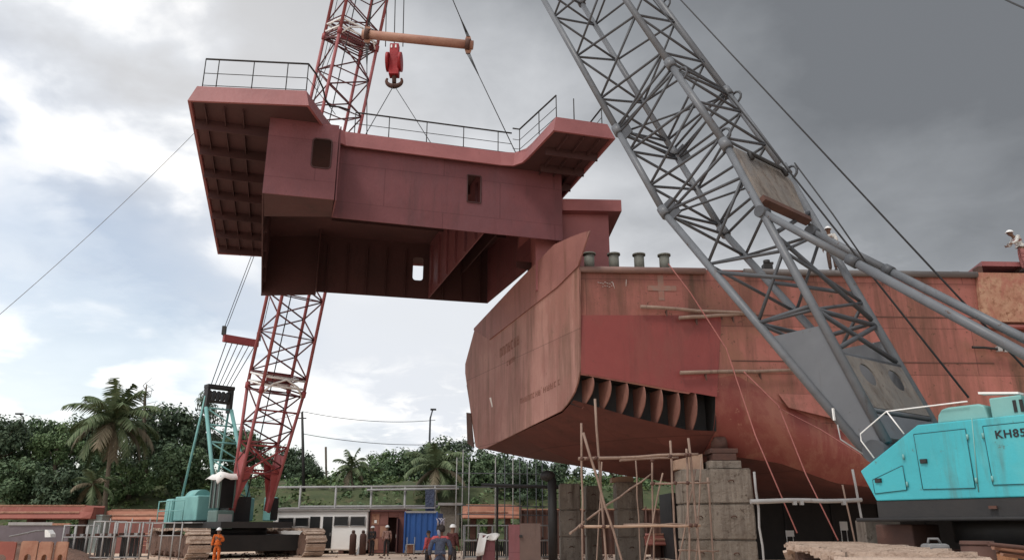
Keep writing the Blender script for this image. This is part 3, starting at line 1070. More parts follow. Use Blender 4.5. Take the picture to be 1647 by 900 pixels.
# rubbing pipe along the deck edge
MB().tube(sd_(0.05, 10.90, .10), sd_(4.85, 10.90, .10), 0.125, n=12).build('rubbing_pipe', paint('rubbing pipe', (0.24, 0.14, 0.12), (0.19, 0.12, 0.105), (0.12, 0.08, 0.07), 1.5, .6, streak=False), ship)
MB().tube(sd_(6.35, 10.90, .10), sd_(15.5, 10.92, .10), 0.125, n=12).build('rubbing_pipe', paint('grey rubbing pipe', (0.15, 0.135, 0.13), (0.12, 0.11, 0.11), (0.09, 0.075, 0.07), 1.5, .6, streak=False), ship)
# scorched corner strip and welded lugs
MB().prism([sd_(0.0, 9.0, .03), sd_(0.0, 10.75, .03), sd_(.05, 10.75, .03), sd_(.05, 9.0, .03)], NV * .03).build('corner_bar', RUST_LIGHT, ship)
# bow-side doubling plate, rusty
MB().prism([sd_(15.35, 9.05, .01), sd_(22.5, 9.0, .01), sd_(22.5, 11.0, .01), sd_(15.5, 11.0, .01)], NV * .16).build('doubling_plate', RUST_PLATE, ship)
MB().tube(sd_(15.4, 8.85, .12), sd_(22, 8.8, .12), .10).build('rubbing_pipe', HULL_LOW, ship)
# long butt strap seams
for z, s0, s1 in ((9.2, 5.4, 15.2), (7.45, 5.6, 15.6)):
    MB().obox(sd_(s0, z, .004), AV * (s1 - s0), NV * .012, UP * .035).build('seam', RUST_DARK, ship)
# mooring posts along the deck edge
for s in (0.55, 1.52, 2.52, 3.52):
    b = sd_(s, DZ, -0.75)
    po = MB().tube(b + UP * .10, b + UP * .78, .20, n=16).build('mooring_post', GREYGREEN, ship)
    MB().tube(b + UP * .78, b + UP * .84, .26, n=16).build('cap', GREYGREEN, po)
    MB().box(b + UP * .05, (.75, .5, .12)).build('foot_plate', RUST_DARK, po)
# painted marks
cr = MB()
cr.obox(sd_(3.02, 9.75, .010), AV * .22, NV * .006, UP * 1.0)
cr.obox(sd_(2.62, 10.12, .018), AV * 1.1, NV * .004, UP * .2)
cr.build('cross_mark', PALE_GREY, ship)
ch = MB()
rnd = random.Random(3)
for i in range(7):
    s0 = .72 + i * .085
    z0 = 10.42 - .02 * (i % 3)
    ch.tube(sd_(s0, z0, .014), sd_(s0 + .07, z0 + rnd.uniform(-.03, .03), .014), .010, n=5)
    if i > 1:
        ch.tube(sd_(s0, z0 - .13, .014), sd_(s0 + .05, z0 - .13 + rnd.uniform(-.02, .02), .014), .009, n=5)
ch.tube(sd_(1.30, 10.42, .014), sd_(1.36, 10.18, .014), .010, n=5)
ch.tube(sd_(1.82, 10.55, .014), sd_(1.80, 10.28, .014), .010, n=5)
ch.build('chalk_mark', CHALK, ship)


def ghost(mb, c0, z0, c1, z1, n, hgt, seed):
    rr = random.Random(seed)
    for i in range(n):
        t0 = i / n
        c, z = c0 + (c1 - c0) * t0, z0 + (z1 - z0) * t0
        wd = abs(c1 - c0) / n * .72
        k = rr.randint(0, 3)
        def bar(a, b, a2, b2):
            mb.prism([tp(c - wd * a, z + hgt * b, .063 + .002 * (i % 2)), tp(c - wd * a2, z + hgt * b, .063 + .002 * (i % 2)), tp(c - wd * a2, z + hgt * b2, .063 + .002 * (i % 2)), tp(c - wd * a, z + hgt * b2, .063 + .002 * (i % 2))], -TN * .004)
        bar(0, 0, .26, 1)
        if k != 1:
            bar(.74, 0, 1, 1)
        if k in (0, 1):
            bar(.27, .78, .73, 1)
        if k in (1, 2):
            bar(.27, .0, .73, .2)
        if k in (2, 3):
            bar(.27, .4, .73, .6)


gl = MB()
ghost(gl, 7.4, 8.95, 5.2, 9.15, 7, .42, 2)
ghost(gl, 6.6, 8.42, 5.7, 8.5, 4, .22, 4)
gl.build('worn_lettering', SMUDGE, ship)
gl = MB()
ghost(gl, 5.2, 6.55, 3.2, 6.65, 8, .22, 6)
ghost(gl, 3.0, 6.68, 1.4, 6.8, 5, .22, 9)
gl.build('worn_lettering', SMUDGE, ship)
MB().prism([tp(8.6, 7.3, .063), tp(8.4, 7.3, .063), tp(8.2, 6.85, .063), tp(8.3, 6.83, .063)], -TN * .004).build('chalk_mark', CHALK, ship)
# bent flap and scar where the shell was cut
MB().prism([sd_(7.2, 6.25, .05), sd_(9.0, 6.2, .05), sd_(9.75, 5.15, .32), sd_(7.45, 5.72, .26)], NV * .03).build('loose_plate', HULL, ship)
MB().prism([tp(10.9, 6.9, .07), tp(11.5, 7.0, .07), tp(11.3, 5.5, .07), tp(10.4, 5.2, .07)], -TN * .03).build('loose_plate', RUST_DARK, ship)
# deck house aft
dh0 = Vector((1.0, 30.9, 0))
MB().obox(dh0 + UP * DZ, AV * 3.15, Vector((-.05, 1, 0)) * 5, UP * 3.42).build('deck_house', PRIMER_TRIM, ship)
MB().obox(dh0 + UP * (DZ + 3.42) - AV * .5 - Vector((-.05, 1, 0)) * .45, AV * 4.15, Vector((-.05, 1, 0)) * 6, UP * .52).build('deck_house_roof', PRIMER_TRIM, ship)
# raised platform at the right end
p0 = sd_(16.05, 11.42, -.25)
MB().prism([p0, p0 + AV * .30 - NV * 1.5, p0 + AV * 1.3 - NV * 3, p0 + AV * 6 - NV * 3, p0 + AV * 6], UP * .19).build('platform', PRIMER_TRIM, ship)
for s in (16.0, 17.9, 19.6, 21):
    MB().box(sd_(s, 11.2, -.5), (.16 if s < 17 else .5, .4, .44)).build('platform_leg', RUST_DARK, ship)
# deck fitting seen between the crane bars
fit = sd_(7.55, DZ, -.6)
ff = MB().box(fit + UP * .22, (.34, .34, .44)).tube(fit + UP * .44, fit + V3(.0, 0, .62), .13, n=10).box(fit + V3(.1, 0, .5), (.3, .12, .08))
ff.build('winch_post', BLACK, ship)
MB().box(sd_(14.9, DZ + .08, -.3), (.28, .2, .16)).build('deck_cleat', BLACK, ship)

# ------------------------------------------------------------------ lattice cranes
class Crane:
    def __init__(s, foot, d):
        s.foot, s.d = Vector(foot), Vector(d).normalized()
        s.hd = Vector((s.d.x, s.d.y, 0)).normalized()
        s.lat = Vector((s.hd.y, -s.hd.x, 0))
        s.up = s.lat.cross(s.d)

    def B(s, a, l, z):
        return Vector((s.foot.x, s.foot.y, 0)) + s.hd * a + s.lat * l + UP * z

    def M(s):
        m = Matrix((s.hd, s.lat, UP)).transposed()
        return m


def lattice(cr, root, w, h, tb, T, foot_u, AD, BC, joints, mats, rc, rb, foot_w=None, struts=False):
    """boom of four chords; below tb it tapers to the foot. Returns the boom part; every brace is a sub-part"""
    foot_w = foot_w or w

    def node(k, t):
        l = -1 if k in 'AC' else 1
        v = -1 if k in 'AB' else 1
        if t >= tb:
            return cr.foot + cr.d * t + cr.lat * (l * w / 2) + cr.up * (v * h / 2)
        q = t / tb
        u = (foot_u[0] if v < 0 else foot_u[1]) * (1 - q) + v * h / 2 * q
        return cr.foot + cr.d * t + cr.lat * (l * (foot_w + (w - foot_w) * q) / 2) + cr.up * u

    boom = MB()
    for k in 'ABCD':
        boom.tube(node(k, 0), node(k, tb), rc, n=10)
        for i in range(len(joints)):
            a, b = joints[i], (joints + [T])[i + 1]
            boom.tube(node(k, a), node(k, b), rc, n=10)
    bo = boom.build('boom', mats[0], root)
    for j in joints:
        for k in 'ABCD':
            MB().tube(node(k, j - .16), node(k, j + .16), rc * 1.5, n=10).build('chord_joint', mats[2], bo)
    todo = []

    def brace(k1, t1, k2, t2, r=rb):
        todo.append((t1 + t2, node(k1, t1), node(k2, t2), r))

    for ka, kb in (('A', 'C'), ('A', 'B'), ('D', 'C'), ('D', 'B')):
        seq = sorted([(t, ka) for t in AD] + [(t, kb) for t in BC])
        for (t1, k1), (t2, k2) in zip(seq, seq[1:]):
            if k1 != k2:
                brace(k1, t1, k2, t2)
    for j in joints:
        for k1, k2 in (('A', 'C'), ('A', 'B'), ('C', 'D'), ('B', 'D')):
            brace(k1, j - .14, k2, j - .14)
            if j > tb + 1:
                brace(k1, j + .14, k2, j + .14)
        brace('A', j - .14, 'D', j - .14, rb * .8)
    if struts:
        for t in AD:
            if t > tb + .5:
                for k1, k2 in (('A', 'C'), ('A', 'B'), ('C', 'D'), ('B', 'D')):
                    brace(k1, t, k2, t, rb * .8)
    todo.sort(key=lambda b_: b_[0])
    rest = MB()
    for i, (_, p_, q_, r) in enumerate(todo):
        if i < 84:
            MB().tube(p_, q_, r, n=6).build('brace', mats[1], bo)
        else:
            rest.tube(p_, q_, r, n=6)
    if rest.v:
        rest.build('bracing', mats[1], bo)['kind'] = 'stuff'
    return bo, node


# ---- the big teal crane at the right
K = 1.1
CR = Crane((7.83, 16.06, 2.9), (-0.268, 0.3633, 0.8923))
crane = thing('crawler_crane', (CR.foot.x, CR.foot.y, 0), 'bright teal crawler crane at the right edge with a heavy grey lattice boom', 'crane', 'crawler cranes')
BW = 2.2 * K
AD = [0.0 + t for t in (3.75, 5.9, 8.1, 9.15, 10.65, 11.6, 13.15, 15.45, 17.85, 20.2, 22.6, 25)]
BC = [3.1, 4.7, 7.0, 8.4, 9.9, 11.3, 12.2, 14.2, 16.7, 19.0, 21.4, 23.8]
boomR, ndR = lattice(CR, crane, BW, BW, 8.1, 26, (0.05, 0.5), AD, BC, [8.1, 11.6, 20.6], (GREY, GREY_DARK, GREY), 0.096, 0.040)
CN = lambda t: ndR('C', t)
# extra bars of the base
for a, ta, b, tb_ in (('A', 5.6, 'C', 3.9), ('B', 5.9, 'D', 4.0), ('C', 5.2, 'D', 3.2), ('A', 3.75, 'C', 3.2), ('B', 3.75, 'D', 3.2), ('A', 3.75, 'B', 3.75), ('C', 3.1, 'D', 3.1),
                    ('C', 5.2, 'D', 6.6), ('C', 3.1, 'D', 2.1), ('D', 3.1, 'C', 2.1), ('C', 2.0, 'D', 2.0)):
    MB().tube(ndR(a, ta), ndR(b, tb_), 0.055, n=6).build('brace', GREY_DARK, boomR)
# web plates of the boom foot
for ka, kc, sgn in (('A', 'C', 1), ('B', 'D', -1)):
    MB().prism([ndR(ka, 3.3), ndR(kc, 2.7), ndR(kc, .05), ndR(ka, .05)], CR.lat * .03 * sgn).build('web_plate', GREY_PLATE, boomR)
# plate with two round holes between the upper chords
e1 = CR.lat
for i in (0, 1):
    pm = MB()
    c0, c1 = ndR('C', 0.75), ndR('D', 0.75)
    wd = (c1 - c0).length - .2
    o = c0 + e1 * (.10 + i * wd / 2) + CR.up * .02
    ring_wall(pm, o, e1, (ndR('C', 1.95) - ndR('C', .75)).normalized(), CR.up * .03, ((wd / 2, 1.2), (wd * .13, wd * .36, .55, .55 + wd * .23)), rad=wd * .1145, m=6)
    pm.build('holed_plate', GREY_TAN, boomR)
for t in (.72, 1.98):
    MB().tube(ndR('C', t), ndR('D', t), .05).build('cross_bar', GREY, boomR)
MB().prism([ndR('C', .62), ndR('D', .62), ndR('D', .1), ndR('C', .1)], CR.up * .03).build('foot_plate', GREY, boomR)
MB().prism([ndR('A', 1.6), ndR('B', 1.6), ndR('B', .1), ndR('A', .1)], CR.up * .03).build('foot_plate', GREY, boomR)
for k in 'AB':
    p = lerp(ndR(k, .1), ndR('C' if k == 'A' else 'D', .1), .5)
    MB().tube(p - CR.lat * .22 - CR.d * .15, p + CR.lat * .22 - CR.d * .15, .22, n=16).build('foot_pin', GREY_DARK, boomR)
# gusset plates on the upper face with the strut pins
gp = [ndR('C', 7.85), ndR('C', 6.2), lerp(ndR('C', 6.05), ndR('D', 6.05), .70), lerp(ndR('C', 7.35), ndR('D', 7.35), .84), lerp(ndR('C', 7.75), ndR('D', 7.75), .72)]
MB().prism([p + CR.up * .06 for p in gp], CR.up * .10).build('gusset_plate', GREY_TAN, boomR)
MB().prism([ndR('C', 6.2) + CR.up * .02, ndR('C', 6.06) + CR.up * .02, lerp(ndR('C', 5.92), ndR('D', 5.92), .72) + CR.up * .02, lerp(ndR('C', 6.06), ndR('D', 6.06), .72) + CR.up * .02], CR.up * .2).build('gusset_edge', RUST_DARK, boomR)
pa, pb = lerp(gp[0], gp[4], .22), lerp(gp[0], gp[4], .95)
MB().path([pa + CR.up * .22 - CR.d * .35, pa + CR.up * .24 - CR.d * .12, pb + CR.up * .24 - CR.d * .15, pb + CR.up * .24 - CR.d * .40], .055).build('pad_roll', BLACK_SKIRT, boomR)
for k, t in (('C', 8.35), ('C', 11.0), ('D', 7.9), ('D', 11.2), ('C', 16.0), ('D', 16.4)):
    p = ndR(k, t) + CR.up * .12
    ring = [p + CR.d * .17 * math.cos(q * .63) + CR.up * .17 * math.sin(q * .63) for q in range(11)]
    MB().path(ring, .035, 6).build('lug', GREY_DARK, boomR)
for k, t in (('A', 11.4), ('A', 8.0), ('B', 11.3)):
    MB().prism([ndR(k, t + .3) - CR.lat * .02, ndR(k, t - .3) - CR.lat * .02, lerp(ndR(k, t - .3), ndR('C' if k == 'A' else 'D', t - .3), .16), lerp(ndR(k, t + .3), ndR('C' if k == 'A' else 'D', t + .3), .16)], CR.lat * .04).build('gusset', GREY_DARK, boomR)
# white tie on the boom
MB().box(ndR('A', .9) - CR.lat * .16 + UP * .1, (.04, .03, .24), rz=.4).build('tag_flag', WHITE, boomR)


def on_side(px, py, l):
    return atpl(px, py, CR.B(0, l, 0), CR.lat)


# back-stop struts running from the boom back over the house
for l, a, b in ((-BW / 2, (1243, 350), (1647, 569)), (BW / 2 * .55, (1306, 371), (1647, 544))):
    pa = CN(5.85) if l < 0 else lerp(CN(5.8), ndR('D', 5.8), .8)
    pb = on_side(*b, l)
    pe = pa + (pb - pa) * 1.35
    st = MB().tube(pa, lerp(pa, pb, .42), 0.085, n=12).tube(lerp(pa, pb, .42), pe, 0.092, n=12).build('back_stop', GREY, crane)
    MB().tube(lerp(pa, pb, .40), lerp(pa, pb, .44), 0.115, n=12).build('collar', GREY_DARK, st)
    MB().tube(pa - CR.lat * .14, pa + CR.lat * .14, .14, n=12).build('pin', GREY_DARK, st)
# pendants and luffing rope
for l, pts in ((0.2, ((1058, 0), (1192, 160), (1310, 320), (1374, 401), (1461, 516), (1558, 639))), (0.9, ((1092, 0), (1386, 320), (1507, 445), (1647, 590)))):
    q = [on_side(*p, l) for p in pts]
    a, b = q[0], q[-1]
    ext = a + (q[0] - q[1]).normalized() * 8
    MB().tube(ext, b, 0.022, n=6).build('pendant_rope', ROPE, crane)
MB().path([on_side(1278, 262, .6), on_side(1340, 345, .5), on_side(1400, 432, .5)], .018, 6).build('pendant_rope', ROPE, crane)

# house
L0 = -1.6
prof = [(-.29, 2.07), (-.05, 2.62), (-1.25, 3.36), (-7.0, 3.36), (-7.0, 2.07)]
house = MB().prism([CR.B(s, L0, z) for s, z in prof], CR.lat * 1.05).build('house', TEAL, crane, bevel=.02)
MB().prism([CR.B(s, .55, z) for s, z in prof], CR.lat * 1.05).build('house', TEAL, crane, bevel=.02)
MB().obox(CR.B(-7.0, -.54, 2.07), CR.hd * 4.6, CR.lat * 1.08, UP * 1.1).build('engine_bay', BLACK_SKIRT, crane)
MB().obox(CR.B(-8.3, -1.65, 1.7), CR.hd * 1.25, CR.lat * 3.3, UP * 1.75).build('counterweight', TEAL_PALE, crane, bevel=.05)
MB().obox(CR.B(-7.0, L0 + .02, 1.74), CR.hd * 6.72, CR.lat * 3.1, UP * .325).build('skirt', BLACK_SKIRT, crane)
MB().tube(CR.B(-7.0, L0 - .03, 1.74), CR.B(.12, L0 - .03, 1.74), .035).build('skirt_rail', BLACK_SKIRT, crane)


def door(pxs, name='door'):
    q = [on_side(*p, L0) - CR.lat * .002 for p in pxs]
    o = MB().prism(q, -CR.lat * .012).build(name, TEAL, crane)
    gap = MB()
    n = len(q)
    for i in range(n):
        gap.tube(q[i] - CR.lat * .010, q[(i + 1) % n] - CR.lat * .010, .008, n=5)
    gap.build('seal', paint('teal seam', (0.03, 0.13, 0.15), bump=0) if 'teal seam' not in bpy.data.materials else bpy.data.materials['teal seam'], o)
    return o, q


dA, qA = door([(1404, 771), (1452, 748), (1459, 787), (1408, 793)])
dB, qB = door([(1470, 698), (1553, 689), (1569, 784), (1485, 786)])
dC, qC = door([(1581, 685), (1690, 674), (1698, 776), (1598, 779)])
for o, px, py in ((dA, 1413, 772), (dB, 1486, 741)):
    p = on_side(px, py, L0 - .02)
    MB().box(p, (.12, .05, .075), M=CR.M()).box(p - CR.lat * .02 + CR.hd * -.03, (.05, .05, .05), M=CR.M()).build('handle', BLACK_SKIRT, o)
for o, pts in ((dA, ((1453, 734), (1459, 778))), (dB, ((1556, 702), (1570, 772))), (dC, ((1581, 700), (1596, 769)))):
    for px, py in pts:
        p = on_side(px, py, L0 - .025)
        MB().tube(p - UP * .045, p + UP * .045, .018).build('hinge', TEAL_PALE, o)
MB().tube(on_side(1563, 672, L0 - .004), on_side(1574, 790, L0 - .004), .010, n=5).build('panel_seam', TEAL_PALE, crane)
MB().box(on_side(1597, 815, L0 - .03), (.12, .04, .05), M=CR.M()).build('tow_lug', RUST_DARK, crane)

cu = bpy.data.curves.new('lettering', 'FONT')
cu.body = 'KH850'
cu.size = 1.0
cu.extrude = 0.012
cu.offset = 0.018
cu.space_character = 1.12
to = bpy.data.objects.new('tmp_text', cu)
COL.objects.link(to)
dg = bpy.context.evaluated_depsgraph_get()
tm = bpy.data.meshes.new_from_object(to.evaluated_get(dg))
bpy.data.objects.remove(to)
k0, k1 = on_side(1601, 704.5, L0 - .02), on_side(1647, 701, L0 - .02)
size = (on_side(1601, 691, L0 - .02) - k0).length / 0.70
tmb = MB()
ex = -CR.hd
for v in tm.vertices:
    tmb.v.append(k0 + ex * v.co.x * size * .93 + UP * v.co.y * size * .92 - CR.lat * v.co.z * .4)
for p_ in tm.polygons:
    tmb.f.append(list(p_.vertices))
    tmb.sm.append(False)
tmb.build('lettering', LETTER, crane)

# roof gear
hood = MB()
for i, (s0, ln, hh) in enumerate(((-1.55, .85, .27), (-3.35, 1.5, .24))):
    pts = [(0, 0), (0.03, hh * .55), (.10, hh * .9), (.22, hh), (ln - .12, hh), (ln - .03, hh * .85), (ln, 0)]
    MB().prism([CR.B(s0 - a, L0 + .12, 3.355 + z) for a, z in pts], CR.lat * .8).build('hood', TEAL_PALE, crane, bevel=.03)
vb = MB().obox(CR.B(-2.95, L0 + .15, 3.357), CR.hd * .50, CR.lat * .8, UP * .34).build('vent_box', TEAL_PALE, crane, bevel=.02)
for i in range(4):
    MB().obox(CR.B(-2.86 - .10 * i, L0 + .135, 3.42 + .0 * i), CR.hd * .05, CR.lat * .02, UP * .2).build('louvre', BLACK, vb)
MB().obox(CR.B(-2.9, L0 + .2, 3.72), CR.hd * .62 + UP * .08, CR.lat * .22, UP * .035).build('loose_board', WHITE, crane)
MB().obox(CR.B(-4.6, L0 + .0, 3.62), CR.hd * 1.2, CR.lat * .2, UP * .03).build('loose_board', TIMBER, crane)
hr = [on_side(*p, L0 + .04) for p in ((1406, 736), (1385, 708), (1384, 697), (1426, 661), (1539, 647), (1556, 645))]
MB().path(hr, .013, 6).tube(on_side(1426, 661, L0 + .04), on_side(1454, 697, L0 + .04), .013, n=6).build('hand_rail', WHITE, crane)
MB().path([on_side(1347, 682, L0 + .3), on_side(1352, 706, L0 + .3), on_side(1400, 737, L0 + .3)], .015, 6).build('hand_rail', STEELG, crane)
# turntable, car body; the undercarriage points at the camera, the house is slewed away
UR = Crane((9.1, 14.3, 0), (-0.25, -0.968, 0))
MB().tube(CR.B(-2.2, 0, 1.35), CR.B(-2.2, 0, 1.74), 1.25, n=28).build('turntable', BLACK, crane)
MB().obox(UR.B(-1.6, -2.4, .45), UR.hd * 3.4, UR.lat * 4.8, UP * .75).build('car_body', BLACK, crane, bevel=.03)
MB().obox(CR.B(-.75, -1.35, 1.02), CR.hd * .7, CR.lat * 1.0, UP * .64).build('mast_bracket', RUST_DARK, crane, bevel=.03)


def track(frame, s0, s1, l, wid, top, parent, mshoe, mside, pitch=.32, seed=1):
    """crawler track: a side frame with rollers inside a belt of separate-looking shoes (one mesh)"""
    rr = random.Random(seed)
    r = top / 2
    path_ = []
    ln = (s0 - s1) - 2 * r
    n1 = int(ln / pitch)
    for i in range(n1 + 1):
        path_.append((s0 - r - ln * i / n1, top - .03, 0))
    na = max(5, int(math.pi * r / pitch))
    for i in range(1, na):
        q = math.pi * i / na
        path_.append((s1 + r - r * math.sin(q), r + r * math.cos(q) - .03 * math.cos(q), q))
    for i in range(n1 + 1):
        path_.append((s1 + r + ln * i / n1, .03, math.pi))
    for i in range(1, na):
        q = math.pi + math.pi * i / na
        path_.append((s0 - r - r * math.sin(q), r + r * math.cos(q) - .03 * math.cos(q), q))
    belt = MB()
    for s, z, q in path_:
        along = frame.hd * -math.cos(q) + UP * -math.sin(q)
        outw = UP * math.cos(q) - frame.hd * math.sin(q)
        c = frame.B(s, l, z)
        jit = rr.uniform(-.05, .05)
        M_ = Matrix((along, frame.lat, outw)).transposed()
        belt.box(c + frame.lat * jit + outw * rr.uniform(-.012, .012), (pitch * .93, wid, .06), M=M_)
        belt.box(c + outw * .045 + along * .04, (pitch * .22, wid * .96, .05), M=M_)
        if z > top * .5:
            for e in (-1, 1):
                for k in range(2):
                    belt.box(c + frame.lat * (jit + e * (wid / 2 + rr.uniform(-.06, .03))) + outw * rr.uniform(-.03, .04) + along * rr.uniform(-.12, .12),
                             (pitch * rr.uniform(.25, .6), rr.uniform(.08, .2), rr.uniform(.05, .11)), M=M_ @ Matrix.Rotation(rr.uniform(-.5, .5), 3, 'Z'))
    tk = belt.build('track', mshoe, parent)
    MB().obox(frame.B(s1 + r, l - wid * .36, top * .22), frame.hd * ln, frame.lat * wid * .72, UP * top * .56).build('track_frame', mside, tk, bevel=.03)
    for s in (s1 + r, s0 - r):
        MB().tube(frame.B(s, l - wid * .4, r), frame.B(s, l + wid * .4, r), r * .86, n=20).build('track_wheel', mside, tk)
    for i in range(6):
        s = s1 + r + ln * (i + .5) / 6
        MB().tube(frame.B(s, l - wid * .42, .26), frame.B(s, l + wid * .42, .26), .17, n=12).build('roller', mside, tk)
    return tk


track(UR, 6.0, -3.2, 3.15, 1.5, 1.28, crane, MUD, MUD_DARK, seed=4)
track(UR, 6.0, -3.2, -3.15, 1.5, 1.28, crane, MUD, MUD_DARK, seed=5)

# ---- the crane at the left with the red boom
CL = Crane((-13.34, 41.2, 2.2), (0.1778, -0.1815, 0.9672))
crl = thing('crawler_crane', (CL.foot.x, CL.foot.y, 0), 'pale teal crawler crane with a red lattice boom standing by the orange worker', 'crane', 'crawler cranes')
LW, LH = 2.35, 1.66
AD = [2.4, 4.3, 6.2, 7.0] + [7.0 + 2.05 * i for i in range(1, 9)] + [25.3, 26.2] + [26.2 + 2.05 * i for i in range(1, 6)]
BC = [1.5, 3.4, 5.2, 6.6] + [8.0 + 2.05 * i for i in range(0, 8)] + [24.9, 25.8] + [27.2 + 2.05 * i for i in range(0, 5)]
boomL, ndL = lattice(CL, crl, LW, LH, 6.2, 38, (-0.18, 0.18), AD, BC, [6.2, 16.0, 25.3], (BOOM_PINK, BRACE_RED, BOOM_RED), 0.085, 0.042, foot_w=1.9, struts=True)
for ka, kc, sg_ in (('A', 'C', 1), ('B', 'D', -1)):
    MB().prism([ndL(ka, 2.9), ndL(kc, 2.9), ndL(kc, .0), ndL(ka, .0)], CL.lat * .03 * sg_).build('web_plate', BOOM_RED, boomL)
    MB().prism([ndL(ka, 2.3), lerp(ndL(ka, 2.3), ndL('B' if ka == 'A' else 'A', 2.3), .28), ndL(ka, .3)], CL.up * .03).build('gusset', BOOM_RED, boomL)
    MB().prism([ndL(kc, 2.3), lerp(ndL(kc, 2.3), ndL('D' if kc == 'C' else 'C', 2.3), .28), ndL(kc, .3)], CL.up * .03).build('gusset', BOOM_RED, boomL)
for a_, t1, b_, t2 in (('A', 3.4, 'B', 2.0), ('B', 3.4, 'A', 2.0), ('C', 3.4, 'D', 2.0), ('D', 3.4, 'C', 2.0), ('A', 3.4, 'B', 3.4), ('C', 3.4, 'D', 3.4), ('C', 2.0, 'D', 2.0), ('A', 2.0, 'B', 2.0), ('C', 4.4, 'D', 4.4), ('A', 5.2, 'B', 5.2)):
    MB().tube(ndL(a_, t1), ndL(b_, t2), .05, n=6).build('brace', BOOM_RED, boomL)
for j in (6.45, 25.6):
    jf = MB()
    for k1, k2 in (('A', 'C'), ('A', 'B'), ('C', 'D'), ('B', 'D')):
        for tt in (j, j + .42):
            jf.tube(ndL(k1, tt), ndL(k2, tt), .06, n=6)
    jf.path([lerp(ndL('A', j - .5), ndL('B', j - .5), 0), lerp(ndL('A', j + .1), ndL('B', j + .1), .2) - CL.up * .1, lerp(ndL('A', j + .4), ndL('B', j + .4), .5) - CL.up * .1,
             lerp(ndL('A', j + .1), ndL('B', j + .1), .8) - CL.up * .1, ndL('B', j - .5)], .05, 6)
    jf.build('joint_frame', WHITE, boomL)
    MB().prism([ndL('C', j - .1), lerp(ndL('C', j - .1), ndL('D', j - .1), .6), lerp(ndL('C', j + .6), ndL('D', j + .6), .6), ndL('C', j + .6)], CL.up * .02).build('walk_plate', BOOM_RED, boomL)
# luffing line inside the boom
MB().tube(CL.foot + CL.d * .5 + CL.lat * .3, CL.foot + CL.d * 37 + CL.lat * .2, .03, n=6).build('hoist_rope', ROPE, crl)
# house
MB().obox(CL.B(-5.7, -1.4, 1.75), CL.hd * 3.4, CL.lat * 1.0, UP * 1.2).build('house', TEAL_PALE, crl, bevel=.06)
MB().obox(CL.B(-5.1, .6, 1.75), CL.hd * 2.9, CL.lat * 1.2, UP * 1.25).build('house', TEAL_PALE, crl, bevel=.06)
MB().obox(CL.B(-5.6, -.54, 1.7), CL.hd * 4.6, CL.lat * 1.1, UP * 1.25).build('engine_bay', BLACK_SKIRT, crl)
MB().tube(CL.B(-4.4, 1.1, 2.85), CL.B(-3.2, 1.1, 2.85), .5, n=18).build('hood', TEAL_PALE, crl)
MB().obox(CL.B(-6.1, -1.7, 1.2), CL.hd * .95, CL.lat * 3.6, UP * 1.7).build('counterweight', TEAL_PALE, crl, bevel=.08)
MB().obox(CL.B(-5.7, -1.9, 1.40), CL.hd * 6.7, CL.lat * 3.8, UP * .29).build('skirt', BLACK_SKIRT, crl)
MB().obox(CL.B(-1.2, -1.75, 1.75), CL.hd * .8, CL.lat * .4, UP * 1.2).build('side_box', TEAL_PALE, crl, bevel=.05)
MB().obox(CL.B(-.395, -1.77, 1.8), CL.hd * .03, CL.lat * .4, UP * 1.1).build('side_panel', BLACK, crl)
cab0 = CL.B(-.75, .95, 1.35)
CABM = paint('dull green cab', (.13, .20, .18), (.10, .15, .14), (.08, .08, .07), 1.5, .5)
cab = MB().obox(cab0, CL.hd * 1.05, CL.lat * .9, UP * .88).build('cab', CABM, crl, bevel=.05)
MB().obox(cab0 + UP * 1.0 + CL.hd * .06 + CL.lat * .05, CL.hd * .95, CL.lat * .8, UP * 1.42).build('window', GLASS, cab)
for a, b in ((0, 0), (.93, 0), (0, .78), (.93, .78), (.45, .78)):
    MB().obox(cab0 + UP * .98 + CL.hd * (a + .02) + CL.lat * (b + .02), CL.hd * .09, CL.lat * .09, UP * 1.46).build('pillar', CABM, cab)
MB().obox(cab0 + UP * 2.44, CL.hd * 1.09, CL.lat * .93, UP * .09).build('roof', TEAL_PALE, cab, bevel=.03)
MB().obox(cab0 + CL.hd * 1.052 + UP * .2 + CL.lat * .1, CL.hd * .03, CL.lat * .7, UP * .5).build('lower_panel', STEELG, cab)
wk = MB()
for a in (-5.8, -4.4, -4.1, -2.5):
    wk.tube(CL.B(a, 2.35, 1.7), CL.B(a, 2.35, 2.75), .028, n=6)
for z in (2.25, 2.75):
    wk.tube(CL.B(-5.8, 2.35, z), CL.B(-4.4, 2.35, z), .028, n=6).tube(CL.B(-4.1, 2.35, z), CL.B(-2.5, 2.35, z), .028, n=6)
wk.build('walkway_rail', TEAL_PALE, crl)
MB().obox(CL.B(-7.0, 1.9, 1.62), CL.hd * 6.0, CL.lat * .55, UP * .06).build('walkway', STEELG, crl)
# gantry
GT = 9.2
ga = MB()
for l in (-.75, .75):
    ga.tube(CL.B(-2.1, l * 1.25, 2.9), CL.B(-5.0, l, GT - 1.3), .11, n=8)
    ga.tube(CL.B(-6.4, l * 1.25, 2.9), CL.B(-5.25, l, GT - .6), .07, n=8)
gan = ga.build('gantry', TEAL_PALE, crl)
for i in range(5):
    f0, f1 = i / 5, (i + 1) / 5
    q = lambda f, l: lerp(CL.B(-2.1, l * .94, 2.9), CL.B(-5.0, l * .75, GT - 1.3), f)
    MB().tube(q(f0, -1), q(f1, 1), .04, n=6).build('brace', TEAL_PALE, gan)
    MB().tube(q(f1, -1), q(f1, 1), .05, n=6).build('brace', TEAL_PALE, gan)
hd_ = MB()
for l in (-.78, .62):
    hd_.obox(CL.B(-5.45, l, GT - 1.45), CL.hd * .5, CL.lat * .16, UP * 1.5)
hd_.obox(CL.B(-5.5, -.8, GT - .15), CL.hd * .6, CL.lat * 1.6, UP * .2)
